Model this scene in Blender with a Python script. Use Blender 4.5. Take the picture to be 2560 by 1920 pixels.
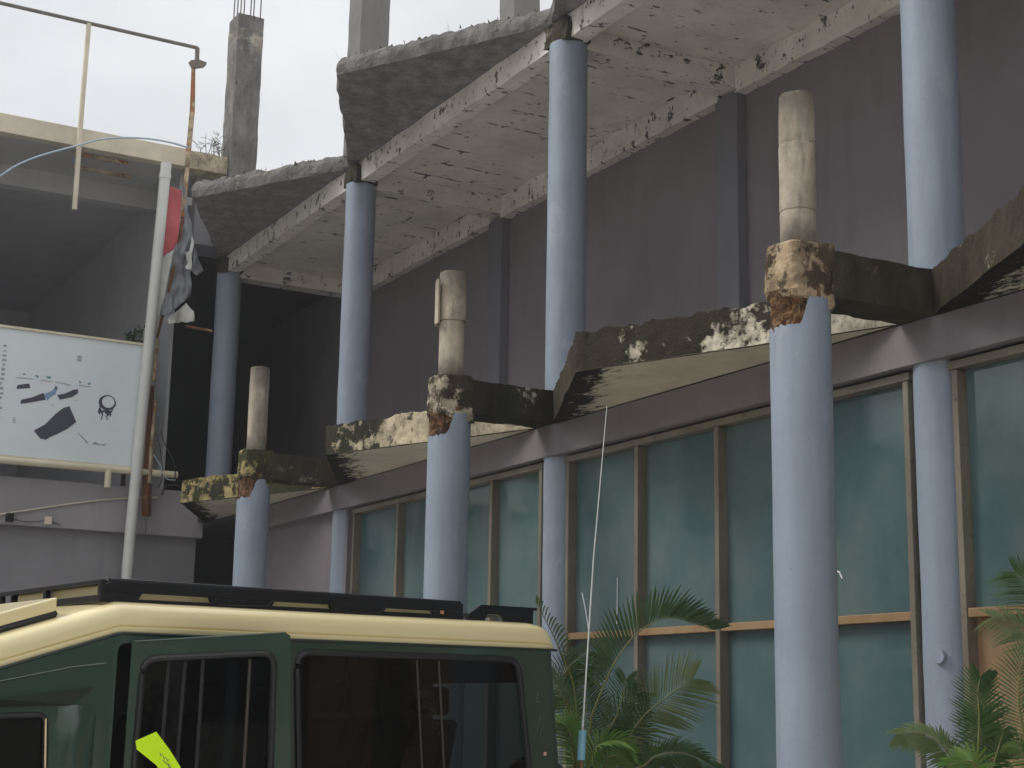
import bpy, bmesh, math, random
from mathutils import Vector, Matrix, noise
random.seed(11)
R=math.radians
sc=bpy.context.scene
for o in list(bpy.data.objects): bpy.data.objects.remove(o)

# ------------------------------------------------------------ camera
cd=bpy.data.cameras.new('camera'); cam=bpy.data.objects.new('camera',cd); sc.collection.objects.link(cam)
cd.sensor_fit='HORIZONTAL'; cd.sensor_width=36; cd.lens=54.664; cd.clip_start=.1; cd.clip_end=2000
cam.matrix_world=Matrix(((.49468968,.16950138,.85237985,0),(.86889107,-.11634724,-.48113576,0),(.01761886,.97863814,-.20483402,1.6),(0,0,0,1)))
sc.camera=cam
# ------------------------------------------------------------ sky, sun, exposure
SUN_DIR=Vector((-.42,-.62,.80)).normalized()          # towards the sun, veiled by cloud
w=bpy.data.worlds.new('World'); sc.world=w; w.use_nodes=True
nt=w.node_tree; nt.nodes.clear(); N=nt.nodes; Lk=nt.links
out=N.new('ShaderNodeOutputWorld'); bg=N.new('ShaderNodeBackground'); bg.inputs['Strength'].default_value=.1
sky=N.new('ShaderNodeTexSky'); sky.sky_type='NISHITA'; sky.sun_disc=False
sky.sun_elevation=math.asin(SUN_DIR.z); sky.sun_rotation=math.atan2(SUN_DIR.x,SUN_DIR.y)
tc=N.new('ShaderNodeTexCoord'); sep=N.new('ShaderNodeSeparateXYZ'); Lk.new(tc.outputs['Generated'],sep.inputs[0])
mx=N.new('ShaderNodeMath'); mx.operation='MAXIMUM'; mx.inputs[1].default_value=0; Lk.new(sep.outputs['Z'],mx.inputs[0])
ma=N.new('ShaderNodeMath'); ma.operation='MULTIPLY_ADD'; ma.inputs[1].default_value=2/3; ma.inputs[2].default_value=1/3; Lk.new(mx.outputs[0],ma.inputs[0])  # overcast luminance (1+2 sin h)/3
nz=N.new('ShaderNodeTexNoise'); nz.inputs['Scale'].default_value=2.2; nz.inputs['Detail'].default_value=5; nz.inputs['Roughness'].default_value=.55
mp=N.new('ShaderNodeMapping'); mp.inputs['Scale'].default_value=(1,1,2.2); Lk.new(tc.outputs['Generated'],mp.inputs[0]); Lk.new(mp.outputs[0],nz.inputs['Vector'])
mr=N.new('ShaderNodeMapRange'); mr.inputs['From Min'].default_value=.3; mr.inputs['From Max'].default_value=.7; mr.inputs['To Min'].default_value=.74; mr.inputs['To Max'].default_value=1.10; Lk.new(nz.outputs['Fac'],mr.inputs['Value'])
mu=N.new('ShaderNodeMath'); mu.operation='MULTIPLY'; Lk.new(ma.outputs[0],mu.inputs[0]); Lk.new(mr.outputs[0],mu.inputs[1])
cl=N.new('ShaderNodeVectorMath'); cl.operation='SCALE'; cl.inputs[0].default_value=(12.0,12.1,12.2); Lk.new(mu.outputs[0],cl.inputs['Scale'])
mix=N.new('ShaderNodeMixRGB'); mix.inputs[0].default_value=.9; Lk.new(sky.outputs[0],mix.inputs[1]); Lk.new(cl.outputs[0],mix.inputs[2])
Lk.new(mix.outputs[0],bg.inputs['Color']); Lk.new(bg.outputs[0],out.inputs[0])
sd=bpy.data.lights.new('sun','SUN'); sd.energy=1.5; sd.angle=R(25); sd.color=(1,.96,.9)
sun=bpy.data.objects.new('sun',sd); sc.collection.objects.link(sun); sun.rotation_euler=SUN_DIR.to_track_quat('Z','Y').to_euler(); sun.location=(0,0,40)
sc.view_settings.view_transform='Standard'; sc.view_settings.look='None'; sc.view_settings.exposure=.46; sc.view_settings.gamma=1
sc.render.resolution_x=1024; sc.render.resolution_y=768
sc.cycles.max_bounces=8; sc.cycles.diffuse_bounces=5; sc.cycles.transparent_max_bounces=12

# ------------------------------------------------------------ materials
def ramp(nt,src,stops):
    r=nt.nodes.new('ShaderNodeValToRGB'); nt.links.new(src,r.inputs[0]); el=r.color_ramp.elements
    while len(el)<len(stops): el.new(.5)
    for e,(p,c) in zip(el,stops):
        e.position=p; e.color=(c,c,c,1) if not isinstance(c,(tuple,list)) else (*c,1)
    return r.outputs[0]
def nzt(nt,scale,detail=4,rough=.55,vec=None,sc3=None,coord='Object',dist=0):
    n=nt.nodes.new('ShaderNodeTexNoise'); n.inputs['Scale'].default_value=scale; n.inputs['Detail'].default_value=detail; n.inputs['Roughness'].default_value=rough; n.inputs['Distortion'].default_value=dist
    t=nt.nodes.new('ShaderNodeTexCoord'); m=nt.nodes.new('ShaderNodeMapping')
    if sc3: m.inputs['Scale'].default_value=sc3
    nt.links.new(t.outputs[coord] if vec is None else vec,m.inputs[0]); nt.links.new(m.outputs[0],n.inputs['Vector']); return n.outputs['Fac']
def wpos(nt):
    g=nt.nodes.new('ShaderNodeNewGeometry'); return g.outputs['Position']
def mixc(nt,f,a,b,mode='MIX'):
    m=nt.nodes.new('ShaderNodeMixRGB'); m.blend_type=mode
    for i,v in ((0,f),(1,a),(2,b)):
        if isinstance(v,(int,float)): m.inputs[i].default_value=v if i==0 else (v,v,v,1)
        elif isinstance(v,(tuple,list)): m.inputs[i].default_value=(*v[:3],1)
        else: nt.links.new(v,m.inputs[i])
    return m.outputs[0]
def mth(nt,op,a,b=None):
    m=nt.nodes.new('ShaderNodeMath'); m.operation=op
    for i,v in ((0,a),(1,b)):
        if v is None: continue
        if isinstance(v,(int,float)): m.inputs[i].default_value=v
        else: nt.links.new(v,m.inputs[i])
    return m.outputs[0]
def newmat(name):
    m=bpy.data.materials.new(name); m.use_nodes=True; nt=m.node_tree; b=nt.nodes['Principled BSDF']; return m,nt,b
def bump(nt,b,h,s=.3,d=.02):
    n=nt.nodes.new('ShaderNodeBump'); n.inputs['Strength'].default_value=s; n.inputs['Distance'].default_value=d
    nt.links.new(h,n.inputs['Height']); nt.links.new(n.outputs[0],b.inputs['Normal'])
def setv(b,k,v): b.inputs[k].default_value=v
def plain(name,col,rough=.6,var=.12,scale=3,metal=0,bs=.15,bd=.004,coat=0,spec=.5,fine=40):
    m,nt,b=newmat(name); p=wpos(nt)
    n=nzt(nt,scale,5,.6,p); f=ramp(nt,n,[(.3,1-var),(.7,1+var*.6)])
    c=mixc(nt,1,col,f,'MULTIPLY'); nt.links.new(c,b.inputs['Base Color'])
    setv(b,'Roughness',rough); setv(b,'Metallic',metal); setv(b,'Coat Weight',coat); setv(b,'Specular IOR Level',spec)
    if bs: bump(nt,b,nzt(nt,fine,4,.6,p),bs,bd)
    return m
MT={}
# painted blue-grey columns: smeared plaster, scuffs, faint vertical dirt
def m_blue():
    m,nt,b=newmat('blue_grey_paint'); p=wpos(nt)
    big=nzt(nt,1.6,4,.6,p); c=mixc(nt,ramp(nt,big,[(.3,0),(.7,1)]),(.238,.283,.352),(.282,.332,.405))
    dr=nzt(nt,9,4,.6,p,(1,1,.12)); c=mixc(nt,ramp(nt,dr,[(.5,0),(.75,.45)]),c,(.20,.215,.25))
    pa=nzt(nt,2.3,6,.7,p,(1,1,.6)); c=mixc(nt,ramp(nt,pa,[(.60,0),(.63,.35)]),c,(.36,.40,.46))
    sp=nzt(nt,38,3,.5,p); c=mixc(nt,ramp(nt,sp,[(.70,0),(.73,.5)]),c,(.15,.15,.16))
    nt.links.new(c,b.inputs['Base Color']); setv(b,'Roughness',.5); setv(b,'Specular IOR Level',.35)
    h=mth(nt,'ADD',nzt(nt,14,5,.65,p),mth(nt,'MULTIPLY',nzt(nt,4,3,.5,p,(1,1,.5)),1.6)); bump(nt,b,h,.32,.012); return m
MT['blue']=m_blue()
def m_wall(name,col,dirt=.5):
    m,nt,b=newmat(name); p=wpos(nt)
    big=nzt(nt,.7,5,.6,p); c=mixc(nt,ramp(nt,big,[(.3,0),(.7,1)]),tuple(v*.86 for v in col),tuple(min(1,v*1.1) for v in col))
    st=nzt(nt,3.5,5,.65,p,(1,1,.18)); c=mixc(nt,ramp(nt,st,[(.55,0),(.8,dirt)]),c,tuple(v*.6 for v in col))
    nt.links.new(c,b.inputs['Base Color']); setv(b,'Roughness',.75); setv(b,'Specular IOR Level',.25)
    bump(nt,b,nzt(nt,26,5,.65,p),.25,.006); return m
MT['wall']=m_wall('mauve_grey_paint',(.205,.184,.196))
MT['wing']=m_wall('grey_wing_paint',(.33,.312,.325))
MT['wing2']=m_wall('darker_grey_wing_paint',(.255,.247,.258))
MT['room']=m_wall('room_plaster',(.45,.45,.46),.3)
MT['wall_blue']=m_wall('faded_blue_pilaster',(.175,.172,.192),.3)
MT['dark']=m_wall('painted_room_shade',(.05,.05,.055),.3)  # near-black wall colour stands in for shade in the unlit rooms
# black mould / moss over old cream plaster
def m_stain(name,bias=.5,cream=(.56,.50,.38),dark=(.028,.024,.019),moss=(.045,.05,.02),sc1=1.5,seed=0.,mossy=.35,grad=0.,gx=1.3):
    m,nt,b=newmat(name); p0=wpos(nt)
    ad=nt.nodes.new('ShaderNodeVectorMath'); ad.operation='ADD'; ad.inputs[1].default_value=(seed,seed*.7,seed*.3); nt.links.new(p0,ad.inputs[0]); p=ad.outputs[0]
    n1=nzt(nt,sc1,6,.68,p,(1,1,1.35)); n2=nzt(nt,9,5,.7,p,(1,1,.7))
    f=mth(nt,'ADD',mth(nt,'MULTIPLY',n1,.75),mth(nt,'MULTIPLY',n2,.25))
    if grad:      # more plaster has survived towards the sheltered end of the ledge
        t_=nt.nodes.new('ShaderNodeTexCoord'); sx=nt.nodes.new('ShaderNodeSeparateXYZ'); nt.links.new(t_.outputs['Object'],sx.inputs[0])
        f=mth(nt,'ADD',f,mth(nt,'MULTIPLY',mth(nt,'SUBTRACT',mth(nt,'MINIMUM',sx.outputs['X'],2.0),gx),grad))
    k=ramp(nt,f,[(bias-.015,0),(bias+.03,1)])
    d=mixc(nt,ramp(nt,nzt(nt,5,5,.7,p,(1,1,.4)),[(.35,0),(.7,1)]),dark,tuple(v*2.1 for v in dark))
    d=mixc(nt,ramp(nt,nzt(nt,2.4,4,.6,p),[(.6-mossy*.4,0),(.8,.8)]),d,moss)
    lt=mixc(nt,ramp(nt,nzt(nt,3.3,5,.7,p),[(.38,0),(.62,1)]),tuple(v*.42 for v in cream),cream)
    c=mixc(nt,k,d,lt)
    cr=nzt(nt,17,5,.7,p,(1,1,.45)); c=mixc(nt,ramp(nt,cr,[(.6,0),(.66,.75)]),c,(.03,.026,.02))
    nt.links.new(c,b.inputs['Base Color']); setv(b,'Roughness',.9); setv(b,'Specular IOR Level',.15)
    bump(nt,b,mth(nt,'ADD',nzt(nt,30,6,.7,p),mth(nt,'MULTIPLY',k,.35)),.7,.02); return m
MT['st_b2']=m_stain('mould_over_cream',.535,(.74,.68,.54),dark=(.026,.021,.016),moss=(.034,.030,.018),seed=3.1,sc1=1.35,grad=.16,gx=1.05)
MT['st_b1']=m_stain('mould_half_worn',.455,(.66,.57,.40),seed=9.3,grad=.10)
MT['st_b0']=m_stain('yellow_mossy_plaster',.50,(.58,.47,.22),moss=(.07,.08,.02),seed=21.,mossy=.6)
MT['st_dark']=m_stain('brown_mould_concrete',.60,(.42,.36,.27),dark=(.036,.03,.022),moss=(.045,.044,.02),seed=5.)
MT['st_black']=m_stain('black_mould_concrete',.60,(.5,.46,.38),dark=(.018,.017,.013),moss=(.03,.034,.016),seed=14.)
MT['st_end']=m_stain('broken_tan_plaster',.495,(.52,.40,.26),dark=(.06,.044,.03),seed=31.,sc1=2.6,mossy=.1)
MT['st_cap']=m_stain('black_stained_cap',.53,(.6,.52,.4),dark=(.04,.031,.022),seed=52.,sc1=3.,mossy=.1)
def m_core():
    m,nt,b=newmat('broken_brick_core'); p=wpos(nt)
    c=mixc(nt,ramp(nt,nzt(nt,11,6,.7,p),[(.35,0),(.65,1)]),(.045,.028,.018),(.33,.175,.085))
    c=mixc(nt,ramp(nt,nzt(nt,6,5,.7,p),[(.55,0),(.7,.8)]),c,(.42,.31,.2))
    nt.links.new(c,b.inputs['Base Color']); setv(b,'Roughness',.95); bump(nt,b,nzt(nt,24,6,.75,p),1,.03); return m
MT['core']=m_core()
def m_stub():
    m,nt,b=newmat('weathered_pipe_concrete'); p=wpos(nt); 
    c=mixc(nt,ramp(nt,nzt(nt,3.2,6,.68,p,(1,1,.55)),[(.38,0),(.66,1)]),(.25,.21,.165),(.50,.435,.345))
    c=mixc(nt,ramp(nt,nzt(nt,7,5,.7,p,(1,1,.25)),[(.56,0),(.74,.7)]),c,(.085,.07,.055))
    s=nt.nodes.new('ShaderNodeSeparateXYZ'); nt.links.new(p,s.inputs[0])
    zz=mth(nt,'ADD',s.outputs['Z'],mth(nt,'MULTIPLY',nzt(nt,4,4,.6,p),.5))
    c=mixc(nt,ramp(nt,mth(nt,'SUBTRACT',zz,5.75),[(.1,0),(.5,.75)]),c,(.06,.053,.045))
    c=mixc(nt,ramp(nt,mth(nt,'SUBTRACT',5.27,zz),[(.0,0),(.2,.8)]),c,(.05,.042,.033))
    nt.links.new(c,b.inputs['Base Color']); setv(b,'Roughness',.85); bump(nt,b,nzt(nt,30,5,.7,p),.5,.01); return m
MT['stub']=m_stub()
# whitewashed soffit with mould along board joints and flaked patches
def m_soffit(name,col,lines=1.,blotch=.66,tip=False):
    m,nt,b=newmat(name); p=wpos(nt)
    c=mixc(nt,ramp(nt,nzt(nt,1.3,5,.65,p),[(.3,0),(.7,1)]),tuple(v*.74 for v in col),col)
    c=mixc(nt,ramp(nt,nzt(nt,5,5,.65,p),[(.52,0),(.75,.5)]),c,(col[0]*.6,col[1]*.55,col[2]*.52))
    if lines:
        def joints(scale,rot,w,h,th):
            t=nt.nodes.new('ShaderNodeMapping'); t.inputs['Rotation'].default_value=(0,0,rot); nt.links.new(p,t.inputs[0])
            wr=nt.nodes.new('ShaderNodeTexNoise'); wr.inputs['Scale'].default_value=3; wr.inputs['Detail'].default_value=5; nt.links.new(p,wr.inputs['Vector'])
            sc_=nt.nodes.new('ShaderNodeVectorMath'); sc_.operation='MULTIPLY_ADD'; sc_.inputs[1].default_value=(.13,.13,.13); nt.links.new(wr.outputs['Color'],sc_.inputs[0]); nt.links.new(t.outputs[0],sc_.inputs[2])
            br=nt.nodes.new('ShaderNodeTexBrick'); br.inputs['Scale'].default_value=1; br.inputs['Brick Width'].default_value=w; br.inputs['Row Height'].default_value=h; br.inputs['Mortar Size'].default_value=th; br.inputs['Mortar Smooth'].default_value=1
            nt.links.new(sc_.outputs[0],br.inputs['Vector']); return br.outputs['Fac']
        k=joints(1,math.pi/2,1.3,.55,.045)
        msk=ramp(nt,nzt(nt,2.3,5,.65,p),[(.48,0),(.6,1)])
        k=mth(nt,'MULTIPLY',mth(nt,'MULTIPLY',k,msk),mth(nt,'ADD',nzt(nt,11,6,.75,p),.12)); k=ramp(nt,k,[(.22,0),(.52,.95)]); c=mixc(nt,k,c,(.025,.023,.022))
    bl=ramp(nt,nzt(nt,6.2,6,.72,p,(1.5,.7,1)),[(blotch,0),(blotch+.03,.9)]); c=mixc(nt,bl,c,(.04,.037,.036))
    if tip:   # black mould spreading from the open notch edge of the slab (object space: origin at the tip)
        t=nt.nodes.new('ShaderNodeTexCoord'); dt=nt.nodes.new('ShaderNodeVectorMath'); dt.operation='DOT_PRODUCT'
        n_=Vector((1.15,2.2,0)).normalized(); dt.inputs[1].default_value=n_; nt.links.new(t.outputs['Object'],dt.inputs[0])
        d=mth(nt,'ADD',dt.outputs['Value'],mth(nt,'MULTIPLY',mth(nt,'SUBTRACT',nzt(nt,5,6,.75,p,(1,2,1)),.5),1.1))
        c=mixc(nt,ramp(nt,d,[(.20,1),(.34,0)]),c,(.014,.013,.01))
    nt.links.new(c,b.inputs['Base Color']); setv(b,'Roughness',.85); setv(b,'Specular IOR Level',.2)
    bump(nt,b,nzt(nt,22,5,.7,p),.4,.01); return m
MT['soffit']=m_soffit('whitewashed_soffit',(.80,.75,.71),1.,.62)
MT['soffit_beam']=m_soffit('whitewashed_beam',(.80,.75,.71),0,.575)
MT['ledge_under']=m_soffit('cream_ledge_underside',(.64,.59,.475),0,.68,True)
MT['over']=m_stain('weathered_dark_overhang',.63,(.36,.35,.34),dark=(.15,.145,.146),moss=(.13,.127,.125),seed=40.,sc1=.9)
MT['over_edge']=m_stain('weathered_grey_fascia',.57,(.42,.38,.33),dark=(.12,.114,.11),moss=(.11,.108,.095),seed=44.,sc1=1.2)
MT['concrete']=m_wall('raw_grey_concrete',(.19,.185,.175),.7)
# window frames, stained bronze to ochre
def m_frame(name,a,b_):
    m,nt,b=newmat(name); p=wpos(nt)
    c=mixc(nt,ramp(nt,nzt(nt,2.2,5,.65,p,(1,1,.5)),[(.35,0),(.65,1)]),a,b_)
    c=mixc(nt,ramp(nt,nzt(nt,12,5,.7,p),[(.6,0),(.72,.7)]),c,tuple(v*.35 for v in a))
    nt.links.new(c,b.inputs['Base Color']); setv(b,'Roughness',.5); setv(b,'Metallic',.15); bump(nt,b,nzt(nt,40,3,.6,p),.2,.003); return m
MT['frame']=m_frame('stained_bronze_frame',(.15,.128,.097),(.235,.205,.16))
MT['transom']=m_frame('ochre_transom',(.27,.165,.08),(.36,.245,.135))
MT['plywood']=m_frame('orange_plywood',(.29,.18,.10),(.39,.265,.155))
def m_glass():
    m,nt,b=newmat('dusty_teal_glass'); p=wpos(nt)
    c=mixc(nt,ramp(nt,nzt(nt,.8,4,.6,p),[(.3,0),(.7,1)]),(.056,.108,.122),(.092,.150,.156))
    oi=nt.nodes.new('ShaderNodeObjectInfo'); c=mixc(nt,1,c,ramp(nt,oi.outputs['Random'],[(0,(.78,.82,.84)),(.5,(1,.98,.95)),(1,(1.2,1.15,1.06))]),'MULTIPLY')
    du=ramp(nt,nzt(nt,1.1,5,.6,p,(1,1,.8)),[(.42,0),(.8,.38)]); c=mixc(nt,du,c,(.25,.275,.255))
    ru=ramp(nt,nzt(nt,9,5,.7,p,(1,1,.08)),[(.66,0),(.85,.10)]); c=mixc(nt,ru,c,(.04,.06,.06))
    s=nt.nodes.new('ShaderNodeSeparateXYZ'); nt.links.new(p,s.inputs[0])
    nt.links.new(c,b.inputs['Base Color']); r=mth(nt,'ADD',mth(nt,'MULTIPLY',du,.5),.045); nt.links.new(r,b.inputs['Roughness'])
    setv(b,'Specular IOR Level',.62); setv(b,'IOR',1.5); bump(nt,b,nzt(nt,1.2,2,.4,p),.05,.01); return m
MT['glass']=m_glass()
MT['white_mark']=plain('white_paint_smear',(.75,.77,.78),.5,.05)
MT['cream_steel']=m_stain('rusting_cream_steel',.34,(.62,.54,.39),dark=(.26,.14,.06),moss=(.3,.17,.08),seed=61.,sc1=1.1,mossy=.2)
MT['rust']=m_stain('rusted_steel',.62,(.5,.38,.25),dark=(.10,.042,.022),moss=(.17,.075,.035),seed=70.,sc1=2.2)
MT['rustlight']=m_stain('half_rusted_cream_pipe',.47,(.6,.48,.33),dark=(.22,.10,.045),moss=(.28,.15,.07),seed=77.,sc1=2.)
MT['rail']=plain('brown_primed_pipe',(.17,.145,.12),.6,.3,4)
MT['white_pipe']=plain('white_pipe',(.62,.63,.60),.45,.1,1.5,bs=.05)
MT['cream_beam']=plain('cream_painted_steel',(.66,.595,.46),.55,.2,2.2)
MT['cream_pipe']=plain('cream_pipe',(.66,.60,.45),.5,.15,1.5)
MT['board']=plain('white_sign_vinyl',(.70,.755,.785),.45,.06,.8,bs=.03)
MT['ink']=plain('dark_sign_ink',(.055,.055,.085),.5,.1)
MT['ink_blue']=plain('blue_sign_ink',(.22,.33,.50),.5,.1)
MT['ink_grey']=plain('grey_sign_ink',(.33,.35,.38),.5,.1)
MT['ink_teal']=plain('teal_sign_ink',(.10,.25,.30),.5,.1)
MT['red']=plain('red_banner',(.50,.085,.10),.55,.15,2)
MT['vinyl_grey']=plain('grey_tarpaulin',(.20,.205,.225),.6,.3,4,bs=.6,bd=.03,fine=9)
MT['vinyl_white']=plain('white_tarpaulin',(.62,.62,.58),.6,.15,4,bs=.5,bd=.02,fine=12)
MT['cable']=plain('dark_cable',(.035,.035,.04),.6)
MT['cable_pale']=plain('pale_blue_cable',(.42,.52,.60),.5)
MT['black_plastic']=plain('black_plastic',(.008,.009,.011),.42,.2,5,bs=.1,spec=.3)
MT['rubber']=plain('black_rubber',(.011,.011,.012),.42,.1,bs=.05)
MT['cream_paint']=plain('glossy_cream_paint',(.80,.69,.39),.28,.03,1.2,bs=0,coat=.55)
MT['green_paint']=plain('glossy_dark_green_paint',(.021,.052,.035),.26,.06,1.,bs=.02,bd=.002,coat=.7,fine=3)
MT['green_dark']=plain('matt_dark_green_seam',(.010,.022,.016),.5,.06)
MT['seat']=plain('dark_seat_cloth',(.02,.02,.022),.85)
MT['grey_trim']=plain('grey_interior_trim',(.10,.10,.10),.7)
MT['trim_alu']=plain('brown_slider_trim',(.05,.04,.03),.4,metal=.4)
MT['steel']=plain('dull_steel',(.45,.45,.45),.35,metal=.9)
MT['neon']=plain('neon_yellow_green_card',(.66,1.0,.0),.6,.02,bs=0)
MT['neon_ink']=plain('blue_pen_ink',(.10,.22,.16),.6,.0,bs=0)
MT['pink']=plain('pink_sticker',(.72,.42,.36),.6)
MT['orange_st']=plain('orange_sticker',(.5,.24,.12),.6)
MT['ant_blue']=plain('pale_blue_antenna_base',(.22,.45,.55),.5,.25,9)
MT['copper']=plain('copper_spring',(.35,.17,.10),.4,metal=.7)
MT['whip']=plain('pale_antenna_whip',(.62,.64,.62),.4)
MT['asphalt']=m_wall('worn_paving',(.48,.455,.42),.5)
MT['opp']=m_wall('opposite_facade_paint',(.36,.35,.32),.5)
MT['opp_glass']=plain('opposite_dark_glass',(.03,.035,.04),.2)
def m_vglass():
    m=bpy.data.materials.new('tinted_vehicle_glass'); m.use_nodes=True; nt=m.node_tree; nt.nodes.clear()
    o=nt.nodes.new('ShaderNodeOutputMaterial'); t=nt.nodes.new('ShaderNodeBsdfTransparent'); t.inputs[0].default_value=(.10,.115,.11,1)
    g=nt.nodes.new('ShaderNodeBsdfGlossy'); g.inputs['Roughness'].default_value=.02; g.inputs[0].default_value=(.8,.8,.8,1)
    f=nt.nodes.new('ShaderNodeFresnel'); f.inputs[0].default_value=1.36; x=nt.nodes.new('ShaderNodeMixShader')
    nt.links.new(f.outputs[0],x.inputs[0]); nt.links.new(t.outputs[0],x.inputs[1]); nt.links.new(g.outputs[0],x.inputs[2]); nt.links.new(x.outputs[0],o.inputs[0]); return m
MT['vglass']=m_vglass()
def m_leaf(name,a,b_,trans=.25):
    m,nt,b=newmat(name); p=wpos(nt)
    c=mixc(nt,ramp(nt,nzt(nt,5,3,.6,p),[(.3,0),(.7,1)]),a,b_); c=mixc(nt,ramp(nt,nzt(nt,16,4,.7,p),[(.62,0),(.72,.7)]),c,(.17,.13,.055)); nt.links.new(c,b.inputs['Base Color']); setv(b,'Roughness',.42); setv(b,'Specular IOR Level',.4)
    tr=nt.nodes.new('ShaderNodeBsdfTranslucent'); nt.links.new(c,tr.inputs[0]); x=nt.nodes.new('ShaderNodeMixShader'); x.inputs[0].default_value=trans
    o=nt.nodes['Material Output']; nt.links.new(b.outputs[0],x.inputs[1]); nt.links.new(tr.outputs[0],x.inputs[2]); nt.links.new(x.outputs[0],o.inputs[0]); return m
MT['leaf']=m_leaf('palm_leaf_green',(.022,.062,.015),(.058,.115,.03))
MT['leaf_b']=m_leaf('young_palm_leaf',(.075,.17,.025),(.14,.24,.05),.35)
MT['leaf_p']=m_leaf('pale_palm_leaf',(.09,.14,.05),(.19,.24,.10),.35)
MT['stem']=plain('palm_stem',(.13,.14,.04),.5,.25,6)
MT['weed']=m_leaf('dry_weed',(.07,.07,.035),(.12,.10,.06))
MT['tree']=m_leaf('tree_leaf',(.03,.06,.02),(.06,.10,.035))
MT['bark']=plain('bark',(.09,.07,.05),.9,.3,6)

# ------------------------------------------------------------ mesh helpers
COL=sc.collection
WO={}           # object -> world origin used for its vertices
def empty(name,loc,label,cat,group=None,rot=None):
    o=bpy.data.objects.new(name,None); COL.objects.link(o); o.location=loc; o.empty_display_size=.2
    o['label']=label; o['category']=cat
    if group: o['group']=group
    WO[o.name]=Vector(loc) if rot is None else Vector((0,0,0))
    if rot is not None: o.rotation_euler=(0,0,rot)
    return o
class MB:
    def __init__(s): s.v=[]; s.f=[]; s.m=[]; s.mi=0
    def add(s,vs,fs):
        k=len(s.v); s.v+= [tuple(v) for v in vs]
        for f in fs: s.f.append(tuple(i+k for i in f)); s.m.append(s.mi)
        return s
    def box(s,x0,x1,y0,y1,z0,z1):
        return s.add([(x0,y0,z0),(x1,y0,z0),(x1,y1,z0),(x0,y1,z0),(x0,y0,z1),(x1,y0,z1),(x1,y1,z1),(x0,y1,z1)],
            [(0,3,2,1),(4,5,6,7),(0,1,5,4),(1,2,6,5),(2,3,7,6),(3,0,4,7)])
    def tube(s,pts,r,n=8,cap=True):
        pts=[Vector(p) for p in pts]; rs=r if isinstance(r,(list,tuple)) else [r]*len(pts); rings=[]
        up=Vector((0,0,1)) 
        for i,p in enumerate(pts):
            t=(pts[min(i+1,len(pts)-1)]-pts[max(i-1,0)]).normalized()
            a=t.cross(up); 
            if a.length<.05: a=t.cross(Vector((1,0,0)))
            a.normalize(); b=t.cross(a)
            rings.append([p+(a*math.cos(2*math.pi*k/n)+b*math.sin(2*math.pi*k/n))*rs[i] for k in range(n)])
        vs=[v for g in rings for v in g]; fs=[]
        for i in range(len(pts)-1):
            for k in range(n): fs.append((i*n+k,i*n+(k+1)%n,(i+1)*n+(k+1)%n,(i+1)*n+k))
        if cap: fs+= [tuple(range(n))[::-1],tuple((len(pts)-1)*n+k for k in range(n))]
        return s.add(vs,fs)
    def prism(s,poly,fn,d0,d1):       # poly in 2D, fn(a,b,d)->3D
        n=len(poly); s.add([fn(a,b,d0) for a,b in poly]+[fn(a,b,d1) for a,b in poly],
            [tuple(range(n))[::-1],tuple(range(n,2*n))]+[(i,(i+1)%n,n+(i+1)%n,n+i) for i in range(n)]); return s
    def build(s,name,mats,parent=None,smooth=False,label=None,cat=None,group=None,kind=None,origin=None,bevel=0):
        mats=mats if isinstance(mats,(list,tuple)) else [mats]
        if parent is not None: po=WO[parent.name]
        else: po=Vector((0,0,0))
        og=Vector(origin) if origin is not None else po
        me=bpy.data.meshes.new(name); me.from_pydata([Vector(v)-og for v in s.v],[],s.f)
        for m in mats: me.materials.append(MT[m])
        for p,mi in zip(me.polygons,s.m): p.material_index=mi; p.use_smooth=smooth
        bm=bmesh.new(); bm.from_mesh(me); bmesh.ops.recalc_face_normals(bm,faces=bm.faces); bm.to_mesh(me); bm.free()
        me.update()
        if name in('window_glass','windscreen') and me.polygons[0].normal.y>0: me.flip_normals()
        if smooth: me.set_sharp_from_angle(angle=R(42))
        o=bpy.data.objects.new(name,me); COL.objects.link(o); o.parent=parent; o.location=og-po
        WO[o.name]=og
        if bevel:
            b=o.modifiers.new('bevel','BEVEL'); b.width=bevel; b.segments=2; b.limit_method='ANGLE'
        if label: o['label']=label
        if cat: o['category']=cat
        if group: o['group']=group
        if kind: o['kind']=kind
        return o
def nv(p,s,a):   # noise vector
    return noise.noise_vector(Vector(p)*s)*a
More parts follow.
